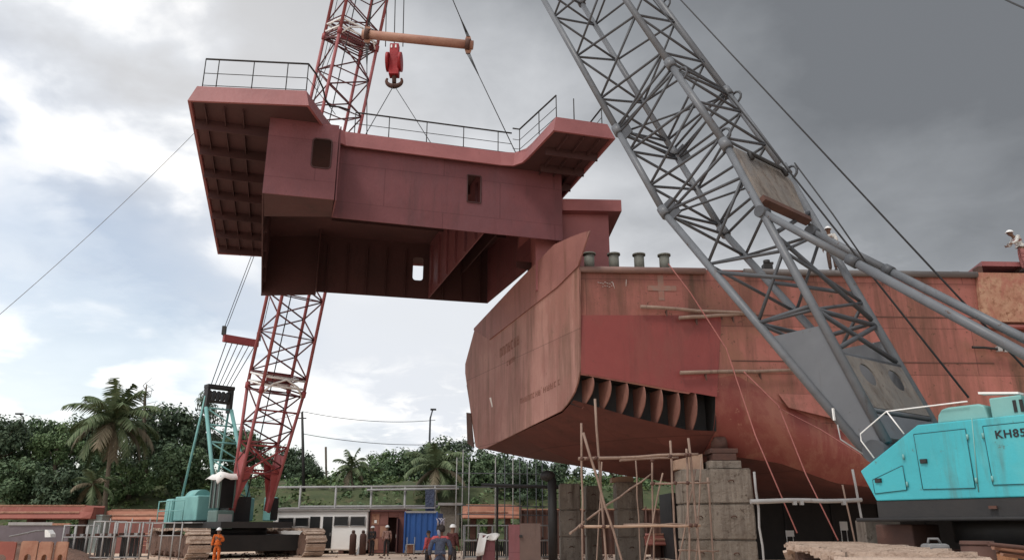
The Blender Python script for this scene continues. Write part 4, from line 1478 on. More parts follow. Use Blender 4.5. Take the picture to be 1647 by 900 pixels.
hd_.obox(CL.B(-5.4, -.7, GT - .95), CL.hd * .4, CL.lat * 1.4, UP * .12)
hd_.build('gantry_head', BLACK_SKIRT, gan)
for i in range(5):
    p = CL.B(-5.2, -.55 + .27 * i, GT - .55)
    MB().tube(p, p + CL.lat * .08, .3, n=16).build('sheave', BLACK_SKIRT, gan)
# bridle bar and ropes
br_c = atpl(387, 553, CL.foot, CL.lat)
ba, bb = br_c + CL.lat * 1.05, br_c - CL.lat * 1.05
bar = MB().obox(ba - UP * .22 - CL.hd * .12, bb - ba, CL.hd * .24, UP * .42).build('bridle_bar', BOOM_RED, crl, bevel=.02)
for p in (ba, bb):
    MB().box(p + UP * .42, (.2, .2, .5)).build('clevis', BLACK_SKIRT, bar)
    MB().tube(p + UP * .6, ndL('C' if (p - ba).length < .1 else 'D', 38), .018, n=6).build('pendant_rope', ROPE, crl)
    MB().tube(p + UP * .6 + CL.hd * .34, ndL('C' if (p - ba).length < .1 else 'D', 38) + CL.hd * .8, .018, n=6).build('pendant_rope', ROPE, crl)
for i in range(6):
    l = -.7 + 1.4 * i / 5
    MB().tube(CL.B(-5.2, l * .8, GT - .1), br_c + CL.lat * l * 1.2 - UP * .2, .026, n=6).build('luffing_rope', ROPE, crl)
tarp = MB()
k = 0
for j in range(5):
    for i in range(8):
        a, b = -.2 + 1.4 * i / 7, -.25 + 1.35 * j / 4
        edge = max(0, b - .9) * 1.3 + max(0, a - 1.0) * 1.2
        tarp.v.append(cab0 + CL.hd * a + CL.lat * b + UP * (2.62 + .16 * noise.noise(Vector((a * 2, b * 2, 1))) - edge))
for j in range(4):
    for i in range(7):
        a = j * 8 + i
        tarp.f.append([a, a + 1, a + 9, a + 8])
        tarp.sm.append(True)
to_ = tarp.build('tarpaulin', WHITE_CLOTH)
so_ = to_.modifiers.new('thick', 'SOLIDIFY')
so_.thickness = .03
SCALE_L = [crl, to_]
tag(to_, 'crumpled white sheet thrown over the roof of the left crane cab', 'sheet')

# undercarriage of the left crane stands a little askew
UC = Crane((CL.foot.x - .9, CL.foot.y + 1.0, 0), (math.cos(R(-52)), math.sin(R(-52)), 0))
track(UC, 3.5, -3.5, -2.85, 1.05, 1.35, crl, MUD, MUD_DARK, pitch=.36, seed=8)
track(UC, 3.5, -3.5, 2.85, 1.05, 1.35, crl, MUD, MUD_DARK, pitch=.36, seed=9)
MB().obox(UC.B(-2.2, -2.5, .3), UC.hd * 4.4, UC.lat * 5.0, UP * .78).build('car_body', BLACK, crl, bevel=.04)
MB().tube(UC.B(0, 0, 1.05), UC.B(0, 0, 1.42), 1.5, n=28).build('turntable', BLACK, crl)

for o in SCALE_L:            # the whole crane stands a little farther off, clear of the hanging section
    o.location = Vector(o.location) * 1.14
    o.scale = (1.14,) * 3

# ------------------------------------------------------------------ concrete blocks under the ship
def concrete_block(c, size, rz, seed):
    """one cast block: chamfered, a lifting pocket and a shallow joint line"""
    rr = random.Random(seed)
    bm = bmesh.new()
    bmesh.ops.create_cube(bm, size=1)
    bmesh.ops.scale(bm, vec=size, verts=bm.verts)
    bmesh.ops.bevel(bm, geom=bm.edges[:], offset=.04, segments=2, affect='EDGES')
    bmesh.ops.subdivide_edges(bm, edges=bm.edges[:], cuts=2, use_grid_fill=True)
    for v in bm.verts:
        v.co += Vector((rr.uniform(-1, 1), rr.uniform(-1, 1), rr.uniform(-1, 1))) * .008
    me = bpy.data.meshes.new('concrete_block')
    bm.to_mesh(me)
    bm.free()
    for v in me.vertices:
        v.co.z += size[2] / 2
    me.materials.append(CONCRETE)
    o = bpy.data.objects.new('concrete_block', me)
    o.location = c
    o.rotation_euler.z = rz
    o['_o'] = (0.0, 0.0, 0.0)
    COL.objects.link(o)
    y = -size[1] / 2 + .02
    lp = MB()
    lp.path([(.18 * math.cos(a * .4) * .5, y - .03 - .05 * abs(math.sin(a * .4)), size[2] * .62 + .05 * math.sin(a * .4)) for a in range(9)], .018, 6)
    lp.build('lifting_loop', RUST_DARK, o)
    return o


LV = ('bottom', 'middle', 'top')
for name, px, Y, wd, rz in (('narrow pier behind the leaning bamboo pole', 1015, 36.8, 1.2, .03), ('pier beside the black steel post', 919, 38.0, .98, .02),
                            ('half-hidden pier between the post and the wider pier', 955, 40.2, .74, .06), ('tall pier nearest the teal crane', 1183, 28.2, 1.45, -.05),
                            ('slim pier left against the tall one', 1126, 28.6, 1.08, 0.03)):
    p = at(px, 848, Y)
    for k in range(3):
        o = concrete_block((p.x + random.uniform(-.03, .03), Y + wd / 2, 1.205 * k), (wd, wd, 1.19), rz + random.uniform(-.02, .02), len(name) + k)
        tag(o, '%s concrete block of the %s' % (LV[k], name), 'concrete block', 'concrete blocks under the ship')
p = at(1181, 848, 28.2)
cap = thing('support_jack', (p.x, 28.9, 3.615), 'steel and timber packing on top of the tall pier by the teal crane', 'support')
for k, (sx, hz) in enumerate(((1.15, .28), (.85, .25), (1.0, .18))):
    MB().box((p.x - .05, 28.95, 3.62 + sum((.28, .25, .18)[:k]) + hz / 2), (sx, .9, hz - .01)).build('packing_timber', CONCRETE if k == 0 else RUST_DARK, cap, bevel=.02)
MB().tube((p.x - .1, 28.95, 4.3), (p.x - .1, 28.95, 4.75), .3, n=14).build('jack_screw', RUST_DARK, cap)
p = at(957, 848, 38)
for px, Y, hh, lab in ((1003, 37.4, .32, 'timber wedge on the narrow pier behind the leaning bamboo pole'), (1112, 29.2, .55, 'timber wedge on the slim pier left of the tall one')):
    q = at(px, 848, Y)
    tag(MB().prism([(q.x - .5, Y - .35, 3.61), (q.x + .5, Y - .35, 3.61), (q.x + .5, Y - .35, 3.61 + hh), (q.x - .5, Y - .35, 3.61 + hh * .6)], (0, .8, 0)).build('timber_wedge', TIMBER), lab, 'wedge')

# black steel post with its head, and the long dark beam behind
q = at(889, 848, 34)
post = thing('steel_prop', (q.x, 34, 0), 'thick black steel post with a round head under the stern', 'prop')
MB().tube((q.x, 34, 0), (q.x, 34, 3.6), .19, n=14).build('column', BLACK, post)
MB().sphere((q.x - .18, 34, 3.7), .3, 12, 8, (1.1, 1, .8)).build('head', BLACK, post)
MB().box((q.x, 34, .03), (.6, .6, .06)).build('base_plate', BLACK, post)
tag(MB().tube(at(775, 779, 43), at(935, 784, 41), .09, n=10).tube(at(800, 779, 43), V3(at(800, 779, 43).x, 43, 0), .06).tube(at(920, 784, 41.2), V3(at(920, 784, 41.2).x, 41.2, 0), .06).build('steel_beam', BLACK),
    'long black pipe beam running level behind the stern scaffolding', 'beam')

# dark pontoon added beyond the keel; its black stands in for shade
pb = thing('shade_filler', (14, 44, 0), 'long plain black pontoon added beyond the keel to stand in for shade', 'filler')
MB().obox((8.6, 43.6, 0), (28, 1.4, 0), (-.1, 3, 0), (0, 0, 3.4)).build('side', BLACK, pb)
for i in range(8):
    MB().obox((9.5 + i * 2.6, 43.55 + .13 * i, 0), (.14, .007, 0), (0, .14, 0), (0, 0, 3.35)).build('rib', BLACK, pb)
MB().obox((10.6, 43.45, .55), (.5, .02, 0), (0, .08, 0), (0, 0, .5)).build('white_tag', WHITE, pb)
for lab, px, w_, y0, y1 in (('white notice board in the dark under the hull, next to the bamboo frame', 1358, 11, 839, 852), ('small white crate in the dark under the hull behind the ropes', 1271, 12, 853, 862)):
    a = at(px, y1, 38)
    sg = MB().box((a.x, 38, a.z + (y1 - y0) * .015), (w_ * .031, .05, (y1 - y0) * .03))
    sg.tube((a.x - w_ * .012, 38.05, 0), (a.x - w_ * .012, 38.05, a.z), .02).tube((a.x + w_ * .012, 38.05, 0), (a.x + w_ * .012, 38.05, a.z), .02)
    tag(sg.build('notice_board' if 'notice' in lab else 'crate', WHITE), lab, 'sign' if 'notice' in lab else 'crate')

# ------------------------------------------------------------------ scaffolds
def pole_bits(a, b, r, rr, n=8):
    """slightly crooked pole"""
    a, b = Vector(a), Vector(b)
    ax = (b - a).normalized()
    pts = []
    for i in range(7):
        f = i / 6
        j = Vector((rr.uniform(-1, 1), rr.uniform(-1, 1), rr.uniform(-1, 1))) * .022 * (0 if i in (0, 6) else 1)
        pts.append(lerp(a, b, f) + j - ax * j.dot(ax))
    return MB().path(pts, [r * (1.12 - .24 * i / 6) for i in range(7)], n)


def to_ground(px0, py0, px1, py1, Y):
    a, b = at(px0, py0, Y), at(px1, py1, Y)
    return a, a + (b - a) * (a.z / (a.z - b.z))


rr = random.Random(11)
c = at(1020, 848, 26.4)
sc1 = thing('bamboo_scaffold', (c.x, 26.4, 0), 'crooked bamboo scaffold with a leaning pole below the open frames of the stern', 'scaffold', 'bamboo scaffolds')
for (x0, y0, x1, y1, Y, r) in ((935, 680, 938, 900, 26.2, .052), (957, 641, 974, 900, 26.0, .058), (938, 695, 1000, 900, 25.8, .06), (1049, 738, 1052, 900, 26.9, .045),
                               (1078, 708, 1088, 900, 27.0, .055), (1104, 721, 1110, 900, 26.0, .05), (1107, 704, 1127, 900, 26.1, .058), (1119, 753, 1092, 900, 26.3, .04),
                               (1138, 767, 1147, 900, 26.9, .05), (968, 742, 960, 900, 27.2, .035), (1022, 734, 1030, 900, 27.3, .035), (1066, 760, 1036, 900, 26.6, .038), (1128, 735, 1120, 900, 27.3, .04)):
    a, b = to_ground(x0, y0, x1, y1, Y)
    pole_bits(a, b, r * .66, rr).build('pole', BAMBOO, sc1)
for (x0, y0, x1, y1, Y, Y2, r) in ((930, 737, 1123, 730, 25.9, 25.9, .07), (997, 740, 1091, 735, 26.3, 26.9, .05), (1046, 777, 1142, 775, 26.6, 26.6, .05), (932, 846, 1127, 844, 25.9, 25.9, .06),
                               (1003, 843, 1120, 842, 26.8, 26.8, .045), (917, 857, 940, 838, 25.7, 26.6, .05), (944, 835, 1047, 762, 26.4, 27, .045), (1092, 884, 1156, 885, 26.1, 26.9, .04)):
    pole_bits(at(x0, y0, Y), at(x1, y1, Y2), r * .7, rr).build('ledger', BAMBOO if r != .06 else TIMBER, sc1)
for px, py in ((936, 737), (959, 736), (946, 737), (1049, 740), (1078, 733), (1104, 731), (1109, 731), (936, 846), (971, 846), (983, 846), (1111, 844), (1119, 844), (1050, 777), (1086, 776), (1106, 776)):
    p_ = at(px, py, 25.85)
    MB().tube(p_ - UP * .05 - Vector((.02, 0, 0)), p_ + UP * .05 + Vector((.02, 0, 0)), .06, n=7).build('lashing', RUST_DARK, sc1)
c = at(1290, 848, 24.5)
sc2 = thing('bamboo_scaffold', (c.x, 24.5, 0), 'single-rail bamboo frame standing in front of the dark keel, left of the teal crane', 'scaffold', 'bamboo scaffolds')
for (x0, y0, x1, y1, Y, r) in ((1213, 758, 1226, 880, 24.5, .055), (1355, 779, 1368, 840, 25.2, .04), (1371, 754, 1391, 866, 24.5, .055)):
    a, b = to_ground(x0, y0, x1, y1, Y)
    pole_bits(a, b, r * .66, rr).build('pole', STEELG if r == .055 else BAMBOO, sc2)
pole_bits(at(1207, 806, 24.4), at(1386, 803, 24.4), .065, rr).build('ledger', STEELG, sc2)
for px in (1278, 1289, 1357):
    a = at(px, 808, 24.4)
    MB().box(a, (.10, .14, .12)).build('clamp', STEELG, sc2)
# poles fixed to the side of the hull
for (x0, y0, x1, y1, lab) in ((1030, 493, 1215, 505, 'upper long bamboo pole lying along the hull under the cross mark'), (1092, 511, 1215, 504, 'shorter bamboo pole just under the long one on the hull'),
                              (1094, 599, 1276, 595, 'bamboo pole lying along the hull at the lower edge of the fresh plate')):
    a, b = atpl(x0, y0, SC + NV * .22, NV), atpl(x1, y1, SC + NV * .22, NV)
    o = pole_bits(a, b, .065, rr).build('bamboo_pole', BAMBOO)
    tag(o, lab, 'pole', 'poles along the hull')
    o['_o'] = tuple(o.location)
    for f in (.22, .7):
        m_ = lerp(a, b, f)
        MB().prism([m_ - UP * .06, m_ - UP * .3, m_ - UP * .06 - NV * .2], AV * .05).build('bracket', RUST_DARK, o)
a, b = atpl(1564, 558, SC + NV * .25, NV), atpl(1690, 566, SC + NV * .25, NV)
o = pole_bits(a, b, .045, rr).build('scaffold_tube', BLACK)
o['_o'] = tuple(o.location)
MB().box(lerp(a, b, .34), (.16, .16, .2)).box(lerp(a, b, .45) - UP * .05, (.3, .1, .1)).build('clamp', STEELG, o)
tag(o, 'thin black scaffold tube with clamps sticking out of the hull by the grey struts', 'tube')
# ropes hanging down the hull
for pts, lab, m_ in ((((1075, 424), (1110, 470), (1168, 560), (1215, 700), (1282, 856)), 'red rope hanging from the last mooring post down to the ground', ROPE_PINK),
                     (((1196, 597), (1252, 652), (1296, 762), (1348, 868)), 'red rope running from the lower bamboo pole down to the mud', ROPE_PINK),
                     (((1252, 655), (1320, 690), (1400, 740)), 'slack rope drawn across the bilge to the teal crane', ROPE_PINK)):
    Ys = {5: (27.6, 27.5, 27.4, 26, 24.5), 4: (27.5, 27.3, 26.5, 25.2), 3: (27.3, 24, 17)}[len(pts)]
    tag(MB().path([at(x, y, yy) for (x, y), yy in zip(pts, Ys)], .022 if len(pts) != 3 else .012, 6).build('rope', m_), lab, 'rope', 'ropes down the hull')
pA = V3(P0.x, P0.y, ZD + .1) + VV * 2.6 + UV * .05
pZ = at(-160, 600, 22.5)
pZ = pA + (pZ - pA) * (pA.z / (pA.z - pZ.z))          # made fast to the ground far off to the left
tag(MB().path(sag(pA, pZ, .9, 24), .010, 6).build('tag_line', ROPE_GREY), 'thin guide rope slanting from the left wing to the left edge', 'rope')

# background pipe scaffold with shade net behind the stern
c = at(790, 848, 50)
sc3 = thing('pipe_scaffold', (c.x, 50, 0), 'thin grey pipe scaffold in front of the trees, just left of the stern', 'scaffold')
for px, y0, Y in ((735, 735, 49), (745, 722, 50), (755, 742, 48.5), (797, 735, 50), (812, 740, 52), (825, 735, 50), (836, 735, 51), (848, 742, 49.5), (862, 740, 51), (872, 745, 50)):
    a = at(px, y0, Y)
    MB().tube((a.x, Y, 0), a, .036, n=6).build('pole', STEELG if px % 2 else GREY_DARK, sc3)
for y, Y in ((760, 49.8), (782, 49.8), (812, 49.4), (826, 49.4)):
    MB().tube(at(735, y, Y), at(885, y + 2, Y), .03, n=6).build('ledger', GREY_DARK, sc3)
# ------------------------------------------------------------------ yard buildings
def panel_box(parent, a, b, depth, z0, z1, mat, name='body', bevel=.03):
    a, b = Vector((a[0], a[1], z0)), Vector((b[0], b[1], z0))
    e = (b - a).normalized()
    n = Vector((-e.y, e.x, 0)) * depth
    return MB().obox(a, b - a, n, UP * (z1 - z0)).build(name, mat, parent, bevel=bevel)


YB = 53.0
def xb(px, Y=YB):
    return at(px, 848, Y).x


bus = thing('site_cabin', (xb(520), YB, 0), 'long white site cabin like a bus body with a row of dark windows', 'cabin')
panel_box(bus, (xb(438), YB), (xb(591), YB), 2.4, .22, 2.62, WHITE, bevel=.08)
zt = lambda y, Y=YB: at(600, y, Y).z
for a, b, t, u in ((447, 472, 832, 846), (474, 496, 832, 846), (537, 560, 830, 845), (563, 587, 830, 845)):
    f = MB().obox((xb(a), YB - .03, zt(u)), (xb(b) - xb(a), 0, 0), (0, .05, 0), (0, 0, zt(t) - zt(u))).build('window', GLASS, bus)
    fr = MB()
    for p_, q_ in (((a, t), (b, t)), ((b, t), (b, u)), ((b, u), (a, u)), ((a, u), (a, t))):
        fr.tube((xb(p_[0]), YB - .04, zt(p_[1])), (xb(q_[0]), YB - .04, zt(q_[1])), .03, n=6)
    fr.build('frame', STEELG, f)
for a, b in ((498, 514), (519, 534)):
    f = MB().obox((xb(a), YB - .03, .35), (xb(b) - xb(a), 0, 0), (0, .05, 0), (0, 0, zt(830) - .35)).build('door', GLASS, bus)
    MB().box((xb(b) - .08, YB - .06, 1.2), (.03, .05, .2)).build('handle', STEELG, f)
MB().obox((xb(438) - .1, YB - .12, 2.62), (xb(591) - xb(438) + .2, 0, 0), (0, 2.7, 0), (0, 0, .10)).build('roof', ROOF_GREY, bus)
for i in range(5):
    MB().box((xb(450) + i * 1.35, YB + 1, .11), (.3, 2, .22)).build('foot', RUST_DARK, bus)

shed = thing('container_shed', (xb(622), YB, 0), 'rust-brown container shed with an open dark doorway beside the blue container', 'shed')
xs = [xb(p) for p in (593, 623, 639, 651)]
for a, b in ((xs[0], xs[1]), (xs[2], xs[3])):
    panel_box(shed, (a, YB + .3), (b, YB + .3), .08, .05, 2.62, SHED, 'wall')
panel_box(shed, (xs[1], YB + .3), (xs[2], YB + .3), .08, 2.25, 2.62, SHED, 'lintel')
panel_box(shed, (xs[0], YB + 2.6), (xs[3], YB + 2.6), .08, .05, 2.62, SHED_DARK, 'wall')
for x in (xs[0], xs[3] - .08):
    MB().obox((x, YB + .39, .05), (.08, 0, 0), (0, 2.2, 0), (0, 0, 2.57)).build('wall', SHED_DARK, shed)
MB().obox((xs[0] - .1, YB + .1, 2.63), (xs[3] - xs[0] + .2, 0, 0), (0, 2.7, 0), (0, 0, .12)).build('roof', SHED_DARK, shed)
for i in range(2):
    for j in range(3):
        MB().obox((xs[0] + .12 + i * .58, YB + .27, .25 + j * .78), (.5, 0, 0), (0, .02, 0), (0, 0, .68)).build('door_panel', SHED if (i + j) % 2 else RUST_LIGHT, shed)
MB().obox((xs[0] + .30, YB + .245, 1.9), (.16, 0, 0), (0, .02, 0), (0, 0, .18)).build('notice', WHITE, shed)
dq = MB().obox((xs[2] + .02, YB - .5, .08), (.06, .0, 0), (0, .78, 0), (0, 0, 2.1)).build('door', SHED_DARK, shed)
MB().box((xs[2] + .0, YB - .35, 1.1), (.06, .05, .2)).build('handle', STEELG, dq)

bl = thing('blue_container', (xb(677), YB - .3, 0), 'bright blue container with a ribbed end wall in the middle of the yard', 'container')
cb_ = MB()
xa, xc_ = xb(652), xb(703)
n_ = 22
pr = []
for i in range(n_ + 1):
    x = xa + (xc_ - xa) * i / n_
    pr.append((x, YB - .3 + (.0 if (i // 2) % 2 else .05)))
k = 0
for x, y in pr:
    cb_.v += [Vector((x, y, .22)), Vector((x, y, 2.52))]
for i in range(n_):
    cb_.f.append([2 * i, 2 * i + 2, 2 * i + 3, 2 * i + 1])
    cb_.sm.append(False)
cb_.build('front_wall', BLUE, bl)
MB().obox((xa, YB - .2, .2), (xc_ - xa, 0, 0), (0, 4.5, 0), (0, 0, 2.34)).build('body', BLUE, bl)
MB().obox((xa - .03, YB - .36, 2.52), (xc_ - xa + .06, 0, 0), (0, .2, 0), (0, 0, .12)).build('top_rail', STEELG, bl)
MB().obox((xa - .03, YB - .36, .08), (xc_ - xa + .06, 0, 0), (0, .2, 0), (0, 0, .15)).build('bottom_rail', STEELG, bl)
for x in (xa - .05, xc_ - .05):
    MB().obox((x, YB - .37, .08), (.1, 0, 0), (0, .16, 0), (0, 0, 2.5)).build('corner_post', BLUE, bl)

# grey awning and the pipe frame above the roofs
aw = thing('pipe_gantry', (xb(610, 56), 56, 0), 'pale pipe frame with two long rails above the cabin roofs', 'frame')
for px in (484, 541, 598, 652, 700):
    a = at(px, 780, 56)
    MB().tube((a.x, 56, 0), a, .075, n=8).build('post', STEELG, aw)
MB().tube(at(440, 783, 56), at(735, 781, 56), .075, n=8).build('rail', STEELG, aw)
MB().tube(at(590, 787, 55.8), at(738, 785, 55.8), .07, n=8).build('rail', STEELG, aw)
MB().tube(at(480, 814, 56), at(705, 813, 56), .07, n=8).build('rail', STEELG, aw)
MB().obox(at(445, 819, 55.6), at(700, 817, 55.6) - at(445, 819, 55.6), (0, 1.5, .1), (0, 0, .09)).build('awning', ROOF_GREY, aw)
dk_ = MB().prism([at(684, 786, 55.7), at(699, 786, 55.7), at(697, 822, 55.7), at(684, 822, 55.7)], (0, .15, 0))
tag(dk_.build('hanging_tarp', C_NAVY), 'dark blue tarp hanging from the pipe frame above the blue container', 'tarp')
ws = thing('hut', (xb(722, 64), 64, 0), 'small grey concrete hut with a flat roof among the trees', 'hut')
hz0 = hill_z(xb(722, 64), 64)
MB().obox((xb(707, 64), 64, hz0 - .3), (1.5, 0, 0), (0, 2.5, 0), (0, 0, 2.9)).build('wall', CONCRETE, ws)
MB().obox((xb(704, 64), 63.6, hz0 + 2.6), (1.9, 0, 0), (0, 3, 0), (0, 0, .2)).build('roof', ROOF_GREY, ws)

# gas cylinders, leaning boards, chair
def cylinder_bottle(px, Y, lab):
    x = xb(px, Y)
    t = thing('gas_cylinder', (x, Y, 0), lab, 'gas cylinder', 'gas cylinders by the cabin')
    MB().path([(x, Y, 0), (x, Y, 1.12), (x, Y, 1.22), (x, Y, 1.29), (x, Y, 1.31)], [.21, .21, .17, .08, .05], 14).build('bottle', RUST_DARK, t)
    MB().path([(x, Y, 1.30), (x, Y, 1.38), (x, Y, 1.46)], [.11, .11, .08], 10).build('cap', RUST_DARK, t)
    return t


cylinder_bottle(569, 51.5, 'dark brown gas cylinder standing left of the leaning white board')
cylinder_bottle(585, 51.5, 'dark brown gas cylinder standing right of the leaning white board')
x = xb(577, 51.8)
tag(MB().prism([(x - .1, 51.8, 0), (x + .06, 51.8, 0), (x + .36, 52.5, 1.45), (x + .2, 52.5, 1.45)], (.0, .04, .02)).build('leaning_board', WHITE), 'narrow white board leaning between two gas cylinders', 'board')
x = xb(661, 51)
cc = thing('trolley_chair', (x, 51, 0), 'old pale metal chair standing in front of the blue container', 'chair')
MB().box((x, 51, .62), (.5, .45, .05)).build('seat', STEELG, cc)
MB().obox((x - .25, 51.2, .1), (.5, 0, 0), (0, .03, 0), (0, 0, .55)).build('back_panel', RUST_LIGHT, cc)
for sx in (-.24, .24):
    for sy, hh in ((-.2, .6), (.22, 1.05)):
        MB().tube((x + sx, 51 + sy, 0), (x + sx, 51 + sy, hh), .025, n=6).build('leg', STEELG, cc)

# long boat-like hulls and plates at the left
def barge(pxs, Y, lab, mat, trim):
    """upturned hull section: top edge, flared side"""
    x0, x1 = xb(pxs[0], Y), xb(pxs[1], Y)
    zt_, zb_ = at(100, pxs[2], Y).z, at(100, pxs[3], Y).z
    t = thing('hull_section', ((x0 + x1) / 2, Y, 0), lab, 'hull section', 'hull sections at the left edge of the yard')
    pr = [(0, zt_), (2.5, zt_ + .02), (2.5, zb_), (-.45, zb_), (-.5, zb_ + .06), (-.12, zb_ + (zt_ - zb_) * .55)]
    m = MB()
    n = len(pr)
    X_ = [x0, x0 + .35, x1 - .5, x1]
    tap = [.55, 1, 1, .55]
    for x, tp_ in zip(X_, tap):
        m.v += [Vector((x, Y + a * tp_, zb_ + (z - zb_) * (tp_ * .3 + .7))) for a, z in pr]
    for i in range(3):
        for j in range(n):
            a, b = i * n + j, i * n + (j + 1) % n
            m.f.append([a, b, b + n, a + n])
            m.sm.append(False)
    m.f += [list(range(n))[::-1], [3 * n + j for j in range(n)]]
    m.sm += [False, False]
    m.build('body', mat, t)
    MB().obox((x0 + .3, Y - .05, zt_ - .06), (x1 - x0 - .9, 0, 0), (0, .25, 0), (0, 0, .10)).build('gunwale', trim, t)
    MB().obox((x0 + .4, Y - .32, zb_ + (zt_ - zb_) * .42), (x1 - x0 - 1.2, 0, 0), (0, .06, .05), (0, 0, .07)).build('strake', trim, t)
    for x in (x0 + .8, (x0 + x1) / 2, x1 - .8):
        MB().box((x, Y + 1.0, zb_ / 2), (.4, 1.6, zb_ - .01)).build('stand', RUST_DARK, t)
    return t


barge((-60, 146, 812, 834), 55, 'long red hull section with a pale top edge at the far left', BARGE_RED, RUST_LIGHT)
barge((168, 290, 819, 836), 57, 'orange hull section lying behind the left crane', BARGE_ORANGE, RUST_LIGHT)
barge((1036, 1100, 858, 876), 46, 'faded red hull section on the ground between the concrete piers', BARGE_RED, RUST_LIGHT)
barge((742, 835, 811, 833), 58, 'orange hull section lying beyond the pipe scaffold', BARGE_ORANGE, RUST_LIGHT)
tag(MB().box((xb(157, 56), 57, 1.0), (.9, 3, 2.75)).box((xb(157, 56), 57, 2.42), (1.0, 3.1, .08)).build('pale_tank', paint('pale green tank', (.36, .42, .40))), 'pale grey-green tank standing between the red and the orange hull section', 'tank')
wl = thing('sheet_wall', (xb(60, 52), 52, 0), 'low dark grey sheet wall with a pale strip under the red hull section', 'fence')
MB().obox((xb(-80, 52), 52, .0), (xb(112, 52) - xb(-80, 52), 0, 0), (0, .12, 0), (0, 0, 1.75)).build('sheet', paint('grey mauve sheet', (.15, .125, .14), (.12, .10, .11)), wl)
MB().obox((xb(13, 52), 51.93, 1.76), (xb(84, 52) - xb(13, 52), 0, 0), (0, .2, 0), (0, 0, .18)).build('pale_strip', STEELG, wl)
MB().obox((xb(84, 52), 51.93, 1.76), (xb(112, 52) - xb(84, 52), 0, 0), (0, .2, 0), (0, 0, .12)).build('pale_strip', RUST_LIGHT, wl)
w2 = thing('sheet_wall', (xb(225, 54), 54, 0), 'brown sheet wall with thin rails below the orange hull section', 'fence')
MB().obox((xb(176, 54), 54, 0), (xb(276, 54) - xb(176, 54), 0, 0), (0, .1, 0), (0, 0, 2.05)).build('sheet', SHED, w2)
for z in (.5, .75, 1.25):
    MB().tube((xb(225, 53.8), 53.8, z), (xb(276, 53.8), 53.8, z), .03, n=6).build('rail', RUST_LIGHT, w2)
for px in (176, 211, 240):
    MB().tube((xb(px, 53.8), 53.8, 0), (xb(px, 53.8), 53.8, 2.2), .03, n=6).build('post', STEELG, w2)

w3 = thing('sheet_wall', (xb(960, 52), 52, 0), 'rust-brown corrugated wall far behind the concrete piers', 'fence')
cw = MB()
x0, x1 = xb(838, 52), xb(1110, 52)
for i in range(61):
    x = x0 + (x1 - x0) * i / 60
    cw.v += [Vector((x, 52 + .06 * (i % 2), 0)), Vector((x, 52 + .06 * (i % 2), 2.7))]
for i in range(60):
    cw.f.append([2 * i, 2 * i + 2, 2 * i + 3, 2 * i + 1])
    cw.sm.append(False)
cw.build('sheet', RUST_DARK, w3)
for px in (838, 905, 972, 1040, 1108):
    MB().tube((xb(px, 51.9), 51.9, 0), (xb(px, 51.9), 51.9, 2.9), .06, n=8).build('post', RUST_DARK, w3)
MB().tube((x0, 51.9, 2.72), (x1, 51.9, 2.72), .05, n=6).build('top_rail', RUST_LIGHT, w3)

# arched rusty plates in front
for i, (px, wpx, lab) in enumerate(((8, 46, 'widest rusty cut plate at the far left corner of the yard'), (50, 27, 'rusty cut plate, second from the left corner, taller than its neighbours'),
                                    (79, 22, 'rusty cut plate with a notch, left of the pale end plate'), (102, 20, 'pale rusty end plate with a round hole, left of the steel racks'))):
    Y = 40.5
    x0, x1 = xb(px - wpx / 2, Y), xb(px + wpx / 2, Y)
    z1 = at(px, 870 - (i == 1) * 1.0, Y).z
    W_ = x1 - x0
    pts = [(0, 0), (W_ * .30, 0), (W_ * .32, z1 * .28), (W_ * .45, z1 * .38), (W_ * .62, z1 * .36), (W_ * .72, z1 * .25), (W_ * .74, 0), (W_, 0), (W_, z1 * .95), (W_ * .86, z1), (W_ * .08, z1), (0, z1 * .93)]
    po = MB().prism([(x0 + a, Y + .12 * (i % 2), b) for a, b in pts], (0, .08, 0)).build('cut_plate', RUST_LIGHT if i != 0 else BARGE_RED)
    po['_o'] = tuple(po.location)
    MB().obox((x0 + .03, Y + .12 * (i % 2) + .083, 0), (.06, 0, 0), (0, .5, 0), (0, 0, z1 * .9)).build('rib', RUST, po)
    tag(po, lab, 'steel plate', 'cut plates at the left corner')
pp = MB().path([at(15, 862, 43), at(35, 858, 43), at(58, 853, 43), at(72, 852, 43)], .05, 6).build('bent_pipe', ROPE_GREY)
tag(pp, 'thin bent grey pipe lying behind the rusty cut plates', 'pipe')
tag(MB().prism([at(72, 851, 42.5), at(76, 851, 42.5), at(81, 858, 42.5), at(81, 863, 42.5), at(72, 863, 42.5)], (0, .5, 0)).build('concrete_lump', WHITE), 'white broken block on top of the rusty cut plates', 'block')
mound = MB()
for j in range(9):
    for i in range(25):
        x = xb(-30, 43.8) + i * .28
        mound.v.append(Vector((x, 42.4 + j * .3, max(0, (1.05 - .02 * i) * math.sin(math.pi * j / 8) * (1 - (i / 24) ** 6) + .12 * noise.noise(Vector((x * 1.3, j * .7, 2)))))))
for j in range(8):
    for i in range(24):
        a = j * 25 + i
        mound.f.append([a, a + 1, a + 26, a + 25])
        mound.sm.append(True)
tag(mound.build('earth_mound', MUD_DARK), 'low brown earth mound behind the rusty cut plates', 'mound')

